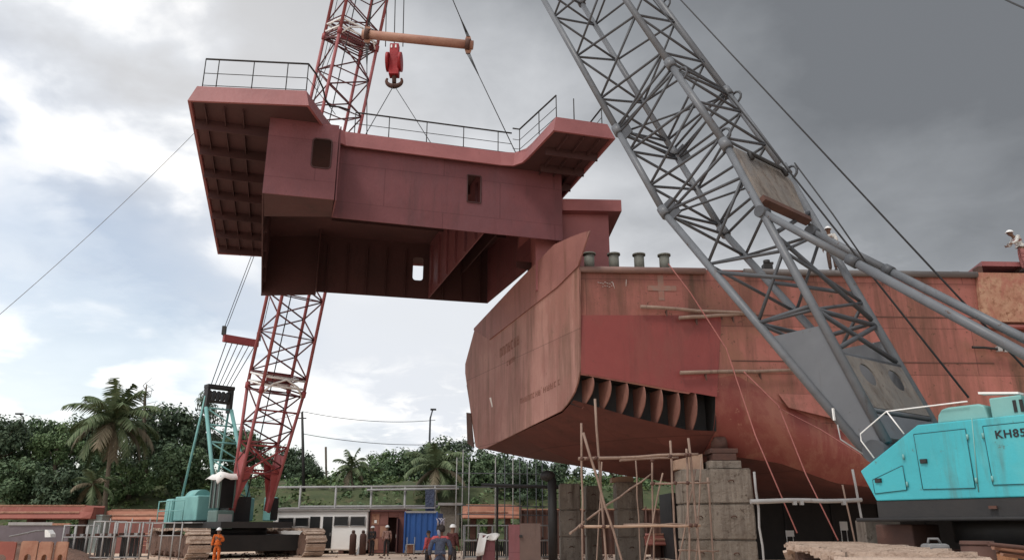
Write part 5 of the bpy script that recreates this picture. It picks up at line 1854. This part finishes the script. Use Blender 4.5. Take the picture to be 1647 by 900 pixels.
# steel racks
def rack(x0, x1, Y, z1, z2, lab, infill, n=3):
    t = thing('steel_rack', ((x0 + x1) / 2, Y, 0), lab, 'rack', 'steel racks in the yard')
    for i in range(n):
        x = x0 + (x1 - x0) * i / (n - 1)
        for dy in (0, 1.1):
            MB().tube((x, Y + dy, 0), (x, Y + dy, z2), .045, n=6).build('post', STEELG, t)
    for z in (z1, z2 - .03, .12):
        for dy in (0, 1.1):
            MB().tube((x0, Y + dy, z), (x1, Y + dy, z), .04, n=6).build('rail', STEELG, t)
    if infill:
        sh_ = MB()
        m = int((x1 - x0 - .1) / .12)
        for i in range(m):
            x = x0 + .06 + i * .12
            sh_.obox((x, Y + .5, .14), (.09, .02 * (-1) ** i, 0), (0, .05, 0), (0, 0, z1 - .2))
        sh_.build('sheet_stack', BLACK_SKIRT, t)
    for i in range(5):
        x = x0 + (x1 - x0) * (i + .5) / 5
        MB().box((x, Y + .3, z1 + .10), (.2, .25, .13), rz=i).build('shackle_part', STEELG if i % 2 else RUST_DARK, t)
    return t


rack(xb(104, 44), xb(142, 44), 44, 1.12, 1.75, 'steel rack with a dark slanting sheet, next to the pale rusty plate', True)
rack(xb(151, 43), xb(186, 43), 43, 1.15, 1.95, 'middle steel rack with a low rail in the row at the left', True)
rack(xb(189, 43.4), xb(230, 43.4), 43.4, 1.18, 1.9, 'right steel rack of the left row, filled with dark ribbed sheets', True)
rack(xb(746, 44), xb(884, 44), 44, .95, 1.75, 'steel rack behind the white cloth, right of the blue container', True, 7)
# low stair rail by the left crane
sr = thing('step_rail', (xb(262, 42), 42, 0), 'small grey step rail beside the left crawler track', 'rail')
for px in (262, 280, 293):
    MB().tube((xb(px, 43.5), 43.5, 0), (xb(px, 43.5), 43.5, 1.9 - (px == 262) * .1), .04, n=6).build('post', STEELG, sr)
for z in (1.2, 1.85):
    MB().tube((xb(258, 43.5), 43.5, z), (xb(295, 43.5), 43.5, z), .035, n=6).build('rail', STEELG, sr)

# posts, boxes right of the middle
x, Y = xb(787, 33), 33.0
bp_ = thing('brown_post', (x, Y, 0), 'red-brown box post draped with a white cloth', 'post')
MB().obox((x - .27, Y, 0), (.5, 0, 0), (0, .4, 0), (0, 0, 1.32)).build('shaft', PRIMER, bp_)
MB().obox((x - .50, Y + .05, 0), (.2, 0, 0), (0, .3, 0), (0, 0, 1.2)).build('shaft', PRIMER_DARK, bp_)
cl_ = MB()
for j in range(7):
    for i in range(9):
        u, v = i / 8, j / 6
        X_ = x - .46 + .82 * u
        z = 1.36 - max(0, v - .35) * (1.25 if u < .45 else .35) + .03 * math.sin(u * 9 + v * 4)
        y = Y + .3 - .5 * min(v, .5) - .06 * max(0, v - .5) + .04 * math.sin(u * 11)
        cl_.v.append(Vector((X_ + .06 * math.sin(v * 5), y - .08, z)))
for j in range(6):
    for i in range(8):
        a = j * 9 + i
        cl_.f.append([a, a + 1, a + 10, a + 9])
        cl_.sm.append(True)
clo = cl_.build('cloth', WHITE_CLOTH)
sm_ = clo.modifiers.new('thick', 'SOLIDIFY')
sm_.thickness = .02
tag(clo, 'white cloth hanging over the red-brown box post', 'cloth')
x0, x1, Y = xb(818, 31), xb(869, 31), 31.0
bx_ = thing('steel_box', ((x0 + x1) / 2, Y, 0), 'tall dull brown steel box with hinges at its left side', 'steel box')
MB().obox((x0, Y, 0), (.42, -.12, 0), (.1, .7, 0), (0, 0, 1.72)).build('side_panel', PRIMER, bx_)
MB().obox((x0 + .425, Y - .12, 0), (x1 - x0 - .42, .1, 0), (0, .7, 0), (0, 0, 1.76)).build('front_panel', paint('brown grey panel', (.15, .10, .085), (.12, .08, .07)), bx_)
for z in (.35, 1.3):
    MB().box((x0 + .46, Y - .16, z), (.12, .07, .09)).build('hinge', BLACK, bx_)
# beams and pipes lying around the right crane
def drum(px, Y, r, hgt, lab, mat, name='rusty_drum', cat='drum', z0=0.0):
    x = at(px, 848, Y).x
    t = thing(name, (x, Y, z0), lab, cat)
    MB().tube((x, Y, z0), (x, Y, z0 + hgt), r, n=18).build('body', mat, t)
    for f in (.02, .34, .66, .96):
        MB().tube((x, Y, z0 + hgt * f), (x, Y, z0 + hgt * f + .03), r * 1.04, n=18).build('hoop', mat, t)
    return t


drum(1567, 11.9, .22, 1.42, 'rusty upright drum on the ground under the teal crane house', RUST_DARK)
drum(1603, 12.3, .2, 1.30, 'second rusty drum under the crane house, nearer the right edge', RUST)
x = at(1499, 848, 12.6).x
can = thing('plastic_can', (x, 12.6, 0), 'pale grey plastic can standing under the teal crane house', 'can')
MB().obox((x - .17, 12.45, 0.95), (.34, 0, 0), (0, .3, 0), (0, 0, .42)).build('body', ROPE_GREY, can, bevel=.05)
MB().path([(x - .1, 12.6, 1.37), (x - .08, 12.6, 1.44), (x + .06, 12.6, 1.44), (x + .1, 12.6, 1.37)], .02, 6).build('handle', ROPE_GREY, can)
cs_ = MB().obox((x - .4, 12.3, 0), (.8, 0, 0), (0, .7, 0), (0, 0, .94)).build('wooden_crate', RUST_DARK)
tag(cs_, 'dark crate carrying the pale grey plastic can', 'crate')
for i in range(4):
    a = at(1590 + i * 7, 874 + i * 5, 11.2 + .1 * i)
    b = at(1650 + i * 14, 868 + i * 9, 11.6)
    tag(MB().tube(a, b + Vector((1, 0, -.2)), .03 + .008 * (i % 2), n=6).build('scrap_bar', RUST_LIGHT if i % 2 else RUST_DARK),
        ('longest', 'second longest', 'lowest pale', 'lowest dark')[i] + ' scrap bar in the heap at the lower right corner', 'scrap bar', 'scrap bars in the corner')
tag(MB().obox(at(1391, 836, 17.5) - UP * 1.75, (.75, .0, 0), (0, .5, 0), (0, 0, 1.75)).build('concrete_stub', CONCRETE), 'squat muddy concrete stub left of the teal crane', 'block')

# pole, lamp, wires far away
YP = 72
hzp = lambda px: hill_z(xb(px, YP), YP)
pl_ = thing('utility_pole', (xb(485, YP), YP, hzp(485)), 'tall dark utility pole right of the red boom', 'pole')
MB().tube((xb(485, YP), YP, hzp(485) - .5), at(486, 662, YP), .16, .11, n=8).build('shaft', BLACK_SKIRT, pl_)
MB().tube(at(484, 672, YP) - Vector((.5, 0, 0)), at(484, 672, YP) + Vector((.5, 0, 0)), .06, n=6).build('cross_arm', BLACK_SKIRT, pl_)
lm = thing('street_lamp', (xb(692, 84), 84, hill_z(xb(692, 84), 84)), 'slim street lamp rising behind the trees in the middle', 'street lamp')
MB().path([V3(xb(692, 84), 84, hill_z(0, 84)), at(691, 705, 84), at(692, 672, 84), at(696, 658, 84)], [.13, .11, .09, .07], 8).build('shaft', GREY_DARK, lm)
MB().box(at(697, 658, 84), (.6, .35, .16)).build('lamp_head', BLACK, lm)
lm2 = thing('street_lamp', (xb(40, 88), 88, hill_z(xb(40, 88), 88)), 'small lamp peeping out of the trees at the far left', 'street lamp')
MB().path([V3(xb(40, 88), 88, 5), at(39, 690, 88), at(37, 670, 88), at(31, 665, 88)], [.12, .1, .08, .06], 8).build('shaft', GREY_DARK, lm2)
MB().box(at(31, 665, 88), (.8, .35, .16)).build('lamp_head', BLACK, lm2)
po2 = thing('utility_pole', (xb(523, 95), 95, hill_z(xb(523, 95), 95)), 'short far utility pole against the bright cloud', 'pole')
MB().tube(V3(xb(523, 95), 95, 4), at(524, 718, 95), .13, n=8).build('shaft', BARK, po2)
for (x0, y0, x1, y1, d_, lab) in ((486, 661, 700, 675, .5, 'upper power line from the dark pole to the street lamp'), (487, 697, 760, 710, .6, 'lower power line crossing behind the street lamp'),
                               (486, 662, 340, 678, .6, 'power line running left behind the teal gantry')):
    tag(MB().path(sag(at(x0, y0, YP), at(x1, y1, 84), d_), .03, 5).build('power_line', GREY_DARK), lab, 'power line', 'power lines over the yard')
tag(MB().path(sag(at(1610, -4, 30), at(1680, 26, 26), .05), .04, 6).build('overhead_cable', BLACK), 'black cable cutting the upper right corner', 'cable')

# ------------------------------------------------------------------ trees
def crown_mesh(name, seed, rx, ry, rz, nclump, nleaf, size, mat, flat=.35):
    rr = random.Random(seed)
    vs, fs = [], []
    for c in range(nclump):
        while True:
            p = Vector((rr.uniform(-1, 1), rr.uniform(-1, 1), rr.uniform(-1, 1)))
            if .25 < p.length < 1:
                break
        p = p * (.45 + .5 * rr.random()) if p.length < .6 else p * rr.uniform(.8, 1.0)
        cc = Vector((p.x * rx, p.y * ry, p.z * rz))
        cr_ = rr.uniform(.22, .40) * min(rx, rz)
        for k in range(nleaf):
            d = Vector((rr.gauss(0, 1), rr.gauss(0, 1), rr.gauss(0, .75))).normalized() * cr_ * rr.uniform(.45, 1.08)
            q = cc + d
            s = size * rr.uniform(.6, 1.3)
            nrm = (d.normalized() + Vector((rr.uniform(-.6, .6), rr.uniform(-.6, .6), rr.uniform(0, .9)))).normalized()
            a = nrm.cross(Vector((rr.uniform(-1, 1), rr.uniform(-1, 1), .2))).normalized()
            b = nrm.cross(a)
            i = len(vs)
            vs += [q - a * s * .5, q + b * s * .3, q + a * s * .5 - nrm * s * .12, q - b * s * .3]
            fs.append((i, i + 1, i + 2, i + 3))
    me = bpy.data.meshes.new(name)
    me.from_pydata(vs, [], fs)
    me.materials.append(mat)
    return me


CROWNS = [crown_mesh('crown', 21, 3.4, 3.2, 3.0, 40, 150, .36, LEAF[0]), crown_mesh('crown', 22, 3.8, 3.2, 2.5, 40, 150, .35, LEAF[1]),
          crown_mesh('crown', 23, 2.5, 2.5, 3.4, 32, 140, .32, LEAF[3]), crown_mesh('crown', 24, 3.2, 3.0, 2.2, 34, 140, .31, LEAF[2])]


def limb_mesh(seed, h, r):
    rr = random.Random(seed)
    m = MB()
    m.path([(0, 0, -1), (.05, .05, h * .3), (-.08, .02, h * .62), (.05, 0, h * 1.0)], [r * 1.2, r, r * .7, r * .3], 8)
    for k in range(6):
        z = h * (.4 + .09 * k)
        q = k * 2.4 + rr.random()
        L_ = h * rr.uniform(.28, .42)
        m.path([(0, 0, z), (math.cos(q) * L_ * .5, math.sin(q) * L_ * .5, z + L_ * .35), (math.cos(q) * L_, math.sin(q) * L_, z + L_ * .85)], [r * .45, r * .3, r * .1], 6)
    return m


LIMBS = []
for i in range(4):
    o = limb_mesh(31 + i, 5.0, .22).build('trunk', BARK, loc=(0, 0, 0))
    LIMBS.append(o.data)
    bpy.data.objects.remove(o)


def tree(px, ytop, Y, kind, sc, lab, sz=1.0, cat='tree'):
    t_ = at(px, ytop, Y)
    z0 = hill_z(t_.x, Y)
    root = thing('broadleaf_tree', (t_.x, Y, z0), lab, cat, 'trees behind the yard', local=True)
    rzs = (3.0, 2.5, 3.4, 2.2)[kind] * sc * sz
    cz = t_.z - z0 - rzs * .92
    for nm, me, loc, s in (('trunk', LIMBS[kind], (0, 0, 0), (1, 1, max(.3, (cz + rzs * .3) / 5.0))), ('crown', CROWNS[kind], (0, 0, cz), (sc, sc, sc * sz))):
        o = bpy.data.objects.new(nm, me)
        COL.objects.link(o)
        o.parent = root
        o.location = loc
        o.scale = s
        o.rotation_euler.z = (px * .37) % 6.28
    return root


for a in ((-30, 655, 80, 0, 1.15, 'dark tree cut by the left edge of the picture'), (12, 668, 76, 0, 0.9, 'dark tree with a bare side beside the far left edge'),
          (62, 672, 84, 1, 1.0, 'mid green tree below the small lamp at the left'), (100, 680, 78, 3, 0.95, 'low fresh green tree left of the big palm'),
          (146, 668, 92, 0, 1.1, 'dark tree right behind the big palm crown'), (232, 668, 82, 2, 0.95, 'narrow grey-green tree between the palm and the round tree'),
          (276, 646, 78, 0, 1.12, 'big round dark tree left of the teal gantry'), (333, 637, 84, 2, .85, 'tall slim dark tree just behind the teal gantry', 1.5),
          (385, 690, 86, 1, 1.0, 'tree seen through the red boom foot'), (300, 715, 72, 1, .9, 'low bushy tree in front of the round dark tree'),
          (215, 740, 70, 3, .9, 'fresh green bushy tree at the foot of the palm'), (40, 735, 70, 1, .95, 'low mid green tree above the red hull section'),
          (120, 745, 69, 0, .85, 'low dark bushy tree left of the palm trunk'), (468, 715, 84, 0, .85, 'dark tree right beside the tall utility pole'),
          (492, 738, 80, 0, .55, 'small dark round tree right of the utility pole'), (620, 728, 90, 3, 1.0, 'pale flowering tree left of the middle palm'),
          (655, 722, 88, 1, .95, 'mid green tree left of the street lamp'), (708, 702, 86, 0, 1.0, 'tallest dark tree under the street lamp'),
          (752, 712, 84, 2, 1.0, 'grey-green tree half hidden by the stern corner'), (800, 722, 80, 0, 1.05, 'dark tree behind the grey pipe scaffold'),
          (856, 730, 78, 0, 1.05, 'dark tree behind the black steel post'), (592, 742, 84, 1, .85, 'mid green tree between the small palm and the middle palm'), (775, 728, 76, 1, .95, 'mid green tree right behind the grey pipe scaffold poles'),
          (835, 738, 72, 0, .8, 'low dark tree left of the black steel post'), (540, 758, 92, 3, .6, 'small bush-like tree below the bright cloud'),
          (160, 722, 88, 1, 1.1, 'green tree filling the gap under the big palm crown'), (245, 728, 90, 0, 1.1, 'dark tree low behind the bare broken trunk'),
          (75, 715, 92, 0, 1.1, 'dark tree low behind the fresh green tree left of the palm'), (905, 742, 80, 2, 1.0, 'grey-green tree deep behind the concrete piers'), (985, 760, 82, 1, 1.0, 'tree seen low between the concrete piers')):
    tree(*a)


def palm(px, ytop, Y, sc, lab, nf=22, seed=1, trunk_px=None, dry=.35):
    rr = random.Random(seed)
    c = at(px, ytop, Y)
    bx = at(trunk_px or px, 848, Y).x
    z0 = hill_z(bx, Y)
    t = thing('palm_tree', (bx, Y, z0), lab, 'palm tree', 'palm trees')
    base = Vector((bx, Y, z0 - .3))
    MB().path([base, lerp(base, c, .3) + Vector((-.15, 0, 0)), lerp(base, c, .65) + Vector((-.1, 0, 0)), c], [.26 * sc, .20 * sc, .17 * sc, .15 * sc], 10).build('trunk', PALMBARK, t)
    for k in range(nf):
        az = k * 2.39996 + rr.uniform(-.2, .2)
        f = k / (nf - 1)
        el = R(84) - f * R(118) + rr.uniform(-.12, .12)
        Ln = sc * rr.uniform(4.0, 5.0) * (.85 if f < .15 else 1)
        m = MB()
        pos, e = c.copy(), el
        hd = Vector((math.cos(az), math.sin(az), 0))
        pts = [pos.copy()]
        for i in range(10):
            e -= (.045 + .018 * i) * (1.0 if f > .12 else .5) * (1 if e > R(-82) else 0)
            pos = pos + (hd * math.cos(e) + UP * math.sin(e)) * Ln / 10
            pts.append(pos.copy())
        m.path(pts, [.055 * sc * (1 - .085 * i) for i in range(11)], 5)
        side = hd.cross(UP)
        for i in range(1, 10):
            for h_ in range(4):
                q = lerp(pts[i], pts[i + 1], h_ / 4)
                tang = (pts[i + 1] - pts[i]).normalized()
                w_ = sc * 1.12 * math.sin(math.pi * min(1, (i + h_ / 4) / 10.6)) ** .6 + .1
                for s_ in (-1, 1):
                    dirn = (side * s_ * .8 + tang * .55 - UP * rr.uniform(.25, .75)).normalized()
                    wv = tang * .075 * sc
                    tipv = q + dirn * w_ * rr.uniform(.8, 1.1) - UP * .15 * w_
                    m.add([q - wv, q + wv, lerp(q, tipv, .55) + wv * .7 + UP * .04, tipv, lerp(q, tipv, .55) - wv * .7 + UP * .04], [(0, 1, 2, 3, 4)])
        m.build('frond', FROND_DRY if f > 1 - dry and k % 2 else FROND, t)
    return t


palm(184, 678, 66, .95, 'big coconut palm with drooping dry fronds rising over the left trees', 32, 3, 168, .42)
palm(566, 752, 74, .5, 'small palm with thin upright fronds in the gap below the bright cloud', 16, 5)
palm(702, 752, 70, .75, 'dense middle palm in front of the tallest dark tree', 20, 7)
palm(150, 778, 64, .45, 'small dry palm by the foot of the big coconut palm', 12, 9, None, .6)
br_ = thing('bare_tree', (xb(232, 74), 74, hill_z(0, 74)), 'leafless broken tree trunk right of the big palm crown', 'tree')
MB().path([V3(xb(232, 74), 74, 4), at(232, 690, 74), at(233, 640, 74), at(236, 618, 74)], [.2, .17, .13, .05], 7).build('trunk', BARK, br_)
rr = random.Random(5)
for i in range(14):
    a = lerp(at(232, 680, 74), at(235, 622, 74), i / 14)
    MB().path([a, a + Vector((rr.uniform(-.6, .6), rr.uniform(-.5, .5), rr.uniform(.1, .5))), a + Vector((rr.uniform(-1, 1), rr.uniform(-.6, .6), rr.uniform(.5, 1.1)))], [.05, .035, .01], 5).build('twig', BARK, br_)

# scrub on the slope: nobody could count it
rr = random.Random(77)
vs, fs = [], []
for c in range(1500):
    x, y = rr.uniform(-60, 24), rr.uniform(61.5, 97)
    if rr.random() < .25:
        y = rr.uniform(59.5, 62.5)
    R_ = rr.uniform(.35, 1.1) * (1.9 if y > 79 else 1 if y > 62.5 else .55)
    z = hill_z(x, y)
    for k in range(34):
        d = Vector((rr.gauss(0, 1), rr.gauss(0, 1), abs(rr.gauss(0, .9)))).normalized() * R_ * rr.uniform(.5, 1.05)
        q = Vector((x, y, z)) + d
        s = .34 * rr.uniform(.6, 1.3)
        s *= 1.3 if y > 79 else 1
        a = Vector((rr.uniform(-1, 1), rr.uniform(-1, 1), rr.uniform(-.5, .8))).normalized()
        b = a.cross(Vector((rr.uniform(-1, 1), rr.uniform(-1, 1), rr.uniform(-1, 1)))).normalized()
        i = len(vs)
        vs += [q - a * s * .5, q + b * s * .28, q + a * s * .5, q - b * s * .28]
        fs.append((i, i + 1, i + 2, i + 3))
me = bpy.data.meshes.new('scrub')
me.from_pydata(vs, [], fs)
me.materials.append(LEAF[2])
me.materials.append(LEAF[1])
me.materials.append(GRASS)
me.polygons.foreach_set('material_index', [(i // 34) % 3 for i in range(len(fs))])
o = bpy.data.objects.new('scrub', me)
COL.objects.link(o)
tag(o, kind='stuff')
vs, fs = [], []
for c in range(420):
    x, y = rr.uniform(-18, 14), rr.uniform(37, 60)
    if abs(x + 5) < 7 and rr.random() < .8:
        continue
    for k in range(rr.randint(2, 5)):
        q = Vector((x + rr.uniform(-.35, .35), y + rr.uniform(-.35, .35), 0))
        s = rr.uniform(.03, .10)
        i = len(vs)
        vs += [q + Vector((-s, -s, 0)), q + Vector((s, -s * .8, 0)), q + Vector((s * .9, s, 0)), q + Vector((-s, s * .9, 0)), q + Vector((0, 0, s * 1.1))]
        fs += [(i, i + 1, i + 4), (i + 1, i + 2, i + 4), (i + 2, i + 3, i + 4), (i + 3, i, i + 4)]
me = bpy.data.meshes.new('rubble')
me.from_pydata(vs, [], fs)
me.materials.append(MUD_DARK)
o = bpy.data.objects.new('rubble', me)
COL.objects.link(o)
tag(o, kind='stuff')


# ------------------------------------------------------------------ people
def skin(verts, edges, radii, root=0, sub=1):
    me = bpy.data.meshes.new('tmp')
    me.from_pydata(verts, edges, [])
    o = bpy.data.objects.new('tmp', me)
    COL.objects.link(o)
    md = o.modifiers.new('s', 'SKIN')
    md.use_smooth_shade = True
    md.branch_smoothing = .4
    for i, r in enumerate(radii):
        d = me.skin_vertices[0].data[i]
        d.radius = (r, r) if isinstance(r, (int, float)) else r
        d.use_root = (i == root)
    sb = o.modifiers.new('b', 'SUBSURF')
    sb.levels = sb.render_levels = sub
    dg = bpy.context.evaluated_depsgraph_get()
    dg.update()
    ev = bpy.data.meshes.new_from_object(o.evaluated_get(dg))
    bpy.data.objects.remove(o)
    return ev


def add_mesh(mb, me):
    k = len(mb.v)
    for v in me.vertices:
        mb.v.append(v.co.copy())
    for p in me.polygons:
        mb.f.append([i + k for i in p.vertices])
        mb.sm.append(True)


def person(loc, yaw, lab, height, top, trousers, pose=None, helmet=None, yoke=None, head_cloth=None, vest=None):
    """one figure facing local +Y; pose overrides joints"""
    J = dict(pelvis=(0, 0, .96), waist=(0, 0, 1.12), chest=(0, 0, 1.32), neck=(0, -.01, 1.47), head=(0, .02, 1.56), crown=(0, .02, 1.68),
             shL=(-.19, 0, 1.41), elL=(-.25, -.02, 1.13), wrL=(-.24, .09, .90), paL=(-.24, .12, .82),
             shR=(.19, 0, 1.41), elR=(.25, -.02, 1.13), wrR=(.24, .09, .90), paR=(.24, .12, .82),
             hiL=(-.09, 0, .92), knL=(-.10, .02, .50), anL=(-.10, -.02, .09), toL=(-.12, .15, .04),
             hiR=(.09, 0, .92), knR=(.10, .02, .50), anR=(.10, -.02, .09), toR=(.12, .15, .04))
    J.update(pose or {})
    names = list(J)
    ix = {n: i for i, n in enumerate(names)}
    sc = height / 1.75
    V = [Vector(J[n]) for n in names]
    ed = [('pelvis', 'waist'), ('waist', 'chest'), ('chest', 'neck'), ('neck', 'head'), ('head', 'crown')]
    for s in 'LR':
        ed += [('chest', 'sh' + s), ('sh' + s, 'el' + s), ('el' + s, 'wr' + s), ('wr' + s, 'pa' + s), ('pelvis', 'hi' + s), ('hi' + s, 'kn' + s), ('kn' + s, 'an' + s), ('an' + s, 'to' + s)]
    rad = dict(pelvis=.13, waist=.12, chest=(.15, .12), neck=.055, head=.085, crown=.088)
    for s in 'LR':
        rad.update({'sh' + s: .062, 'el' + s: .045, 'wr' + s: .032, 'pa' + s: .036, 'hi' + s: .085, 'kn' + s: .058, 'an' + s: .042, 'to' + s: .04})
    body = MB()
    add_mesh(body, skin(V, [(ix[a], ix[b]) for a, b in ed], [rad[n] for n in names], 0))
    hd, cw = Vector(J['head']), Vector(J['crown'])
    mid = lerp(hd, cw, .5)
    body.sphere(mid, .092, 12, 9, (.86, 1.02, 1.22))
    body.sphere(mid + Vector((0, .098, -.015)), .018, 6, 5, (.8, 1, 1.5))            # nose
    for sx in (-1, 1):
        body.sphere(mid + Vector((sx * .082, 0, -.01)), .024, 6, 5, (.4, .8, 1.3))      # ears
    for s in 'LR':                                                                     # fingers and thumb
        wr_, pa = Vector(J['wr' + s]), Vector(J['pa' + s])
        dn = (pa - wr_).normalized()
        ac = dn.cross(Vector((1, 0, 0)) if abs(dn.x) < .8 else Vector((0, 1, 0))).normalized()
        cu_ = dn.cross(ac)
        for k, ln in enumerate((.062, .072, .068, .052)):
            b0 = pa + ac * (-.030 + .020 * k) + dn * .012
            body.path([b0, b0 + dn * ln * .5 + cu_ * .006, b0 + dn * ln * .85 + cu_ * .022], [.0105, .0095, .007], 5)
        b0 = lerp(wr_, pa, .6) - ac * .035
        body.path([b0, b0 + dn * .03 - ac * .022, b0 + dn * .06 - ac * .022], [.012, .011, .008], 5)
    root = thing('person', loc, lab, 'person', None, local=True)
    root.rotation_euler.z = yaw
    root.scale = (sc, sc, sc)
    body.build('body', SKIN, root)
    # face marks
    fc = MB()
    for sx in (-1, 1):
        fc.sphere(mid + Vector((sx * .032, .088, .015)), .011, 6, 4)
    fc.path([mid + Vector((-.025, .088, -.052)), mid + Vector((0, .096, -.054)), mid + Vector((.025, .088, -.052))], .005, 5)
    fc.build('face', C_DARK, root)

    def cloth(nm, nodes, edges, rads, mat, rt=0):
        m = MB()
        add_mesh(m, skin([V[ix[n]] if isinstance(n, str) else Vector(n) for n in nodes], edges, rads, rt))
        return m.build(nm, mat, root)

    cuff = {s: lerp(J['el' + s], J['wr' + s], .85) for s in 'LR'}
    cloth('shirt', ['waist', 'chest', lerp(J['chest'], J['neck'], .55), 'shL', 'elL', cuff['L'], 'shR', 'elR', cuff['R'], lerp(J['pelvis'], J['waist'], .3)],
          [(0, 1), (1, 2), (1, 3), (3, 4), (4, 5), (1, 6), (6, 7), (7, 8), (0, 9)], [(.155, .135), (.185, .145), (.10, .10), .085, .064, .052, .085, .064, .052, (.155, .14)], top, 0)
    hem = {s: lerp(J['kn' + s], J['an' + s], .92) for s in 'LR'}
    cloth('trousers', ['pelvis', lerp(J['pelvis'], J['waist'], .7), 'hiL', 'knL', hem['L'], 'hiR', 'knR', hem['R']],
          [(0, 1), (0, 2), (2, 3), (3, 4), (0, 5), (5, 6), (6, 7)], [(.155, .14), (.15, .13), .105, .078, .068, .105, .078, .068], trousers, 0)
    for s in 'LR':
        a, t_ = Vector(J['an' + s]), Vector(J['to' + s])
        MB().path([a + Vector((0, -.05, -.03)), a + Vector((0, .02, -.02)), lerp(a, t_, .6) - Vector((0, 0, .01)), t_], [.045, .058, .05, .035], 8).build('shoe', C_DARK, root)
    if yoke:
        y = MB()
        add_mesh(y, skin([V[ix['chest']] + Vector((0, 0, .03)), lerp(J['chest'], J['neck'], .7), V[ix['shL']], lerp(J['shL'], J['elL'], .35), V[ix['shR']], lerp(J['shR'], J['elR'], .35)],
                         [(0, 1), (0, 2), (2, 3), (0, 4), (4, 5)], [(.198, .160), (.11, .11), .096, .086, .096, .086], 0))
        y.build('shoulder_yoke', yoke, root)
    if vest:
        y = MB()
        add_mesh(y, skin([V[ix['waist']], V[ix['chest']], lerp(J['chest'], J['neck'], .5)], [(0, 1), (1, 2)], [(.168, .148), (.20, .16), (.13, .12)], 0))
        y.build('vest', vest, root)
    if helmet:
        hm = MB().sphere(mid + Vector((0, 0, .035)), .125, 14, 7, (.92, 1.08, .95), z0=0.0)
        ring = [mid + Vector((.12 * math.cos(q * .5236), .145 * math.sin(q * .5236) + .015, .035)) for q in range(13)]
        hm.path(ring, .014, 5, cap=False)
        hm.build('helmet', helmet, root)
    else:
        MB().sphere(mid + Vector((0, -.012, .03)), .103, 12, 7, (.9, 1.02, 1.12), z0=-.1).build('hair', C_DARK, root)
    if head_cloth:
        MB().sphere(mid + Vector((0, -.01, .02)), .128, 12, 8, (.98, 1.05, 1.15), z0=-.6).build('head_wrap', C_DARK, root)
        hc = MB()
        rr = random.Random(2)
        for k in range(6):
            a = mid + Vector((rr.uniform(-.09, .09), -.06 + rr.uniform(-.05, .05), .12))
            hc.path([a, a + Vector((rr.uniform(-.07, .07), -.03, .10)), a + Vector((rr.uniform(-.14, .12), -.04, .19))], [.035, .024, .008], 6)
        hc.path([mid + Vector((-.06, -.08, -.02)), mid + Vector((-.05, -.12, -.12)), mid + Vector((-.03, -.10, -.2))], [.05, .045, .03], 6)
        hc.build('head_cloth', head_cloth, root)
    return root


G = lambda px, Y: (at(px, 848, Y).x, Y, 0)
person(G(353, 35.5), R(185), 'worker in bright orange overalls and white helmet by the left crane', 1.60, C_ORANGE, C_ORANGE,
       dict(elL=(-.27, .05, 1.15), wrL=(-.12, .24, 1.22), paL=(-.06, .27, 1.27)), HELMET)
person(G(709, 21.8), R(8), 'person seen from behind in the foreground, navy coverall with red shoulders, knotted head cloth', 1.68, C_NAVY, C_NAVY,
       dict(elL=(-.29, -.02, 1.13), elR=(.29, -.02, 1.13), wrL=(-.27, .07, .90), wrR=(.27, .07, .90)), None, C_REDYOKE, CLOTH_BLUE)
person(G(623, 49.0), R(10), 'man in a pale plaid shirt standing at the brown shed doorway', 1.74, C_PLAID, C_DARK, None, HELMET)
person(G(600, 49.6), R(150), 'man in dark clothes at the brown shed wall, arms close to his body', 1.70, C_DARK, C_DARK, dict(elL=(-.23, 0, 1.13), wrL=(-.15, .12, 1.0), paL=(-.1, .16, .97)), HELMET)
person(G(728, 31.0), R(-30), 'man in a dark maroon jacket and pale cap behind the person in the foreground', 1.72, C_MAROON, C_DARK, None, HELMET)
person(G(690, 32.0), R(60), 'person in red half hidden at the left of the foreground person', 1.50, C_REDYOKE, C_DARK)
wd1 = at(1340, 430, 28.5)
person((wd1.x, 28.5, 11.0), R(140), 'worker in a white shirt and white helmet standing on the ship deck behind the boom', 1.86, C_WHITE, C_BROWNT, None, HELMET)
wd2 = at(1646, 418, 28.9)
person((wd2.x, 28.9, 11.15), R(85), 'worker in faded pink overalls bending forward on the red platform at the right edge', 1.80, C_WHITE, C_PINK,
       dict(chest=(0, .10, 1.30), neck=(0, .20, 1.43), head=(0, .27, 1.50), crown=(0, .31, 1.61), shL=(-.19, .13, 1.38), shR=(.19, .13, 1.38),
            elL=(-.24, .24, 1.14), wrL=(-.16, .42, 1.08), paL=(-.12, .48, 1.05), elR=(.24, .24, 1.14), wrR=(.16, .42, 1.08), paR=(.12, .48, 1.05)), HELMET, None, None, C_PINK)

# drop the helper property
for o in bpy.data.objects:
    if '_o' in o:
        del o['_o']
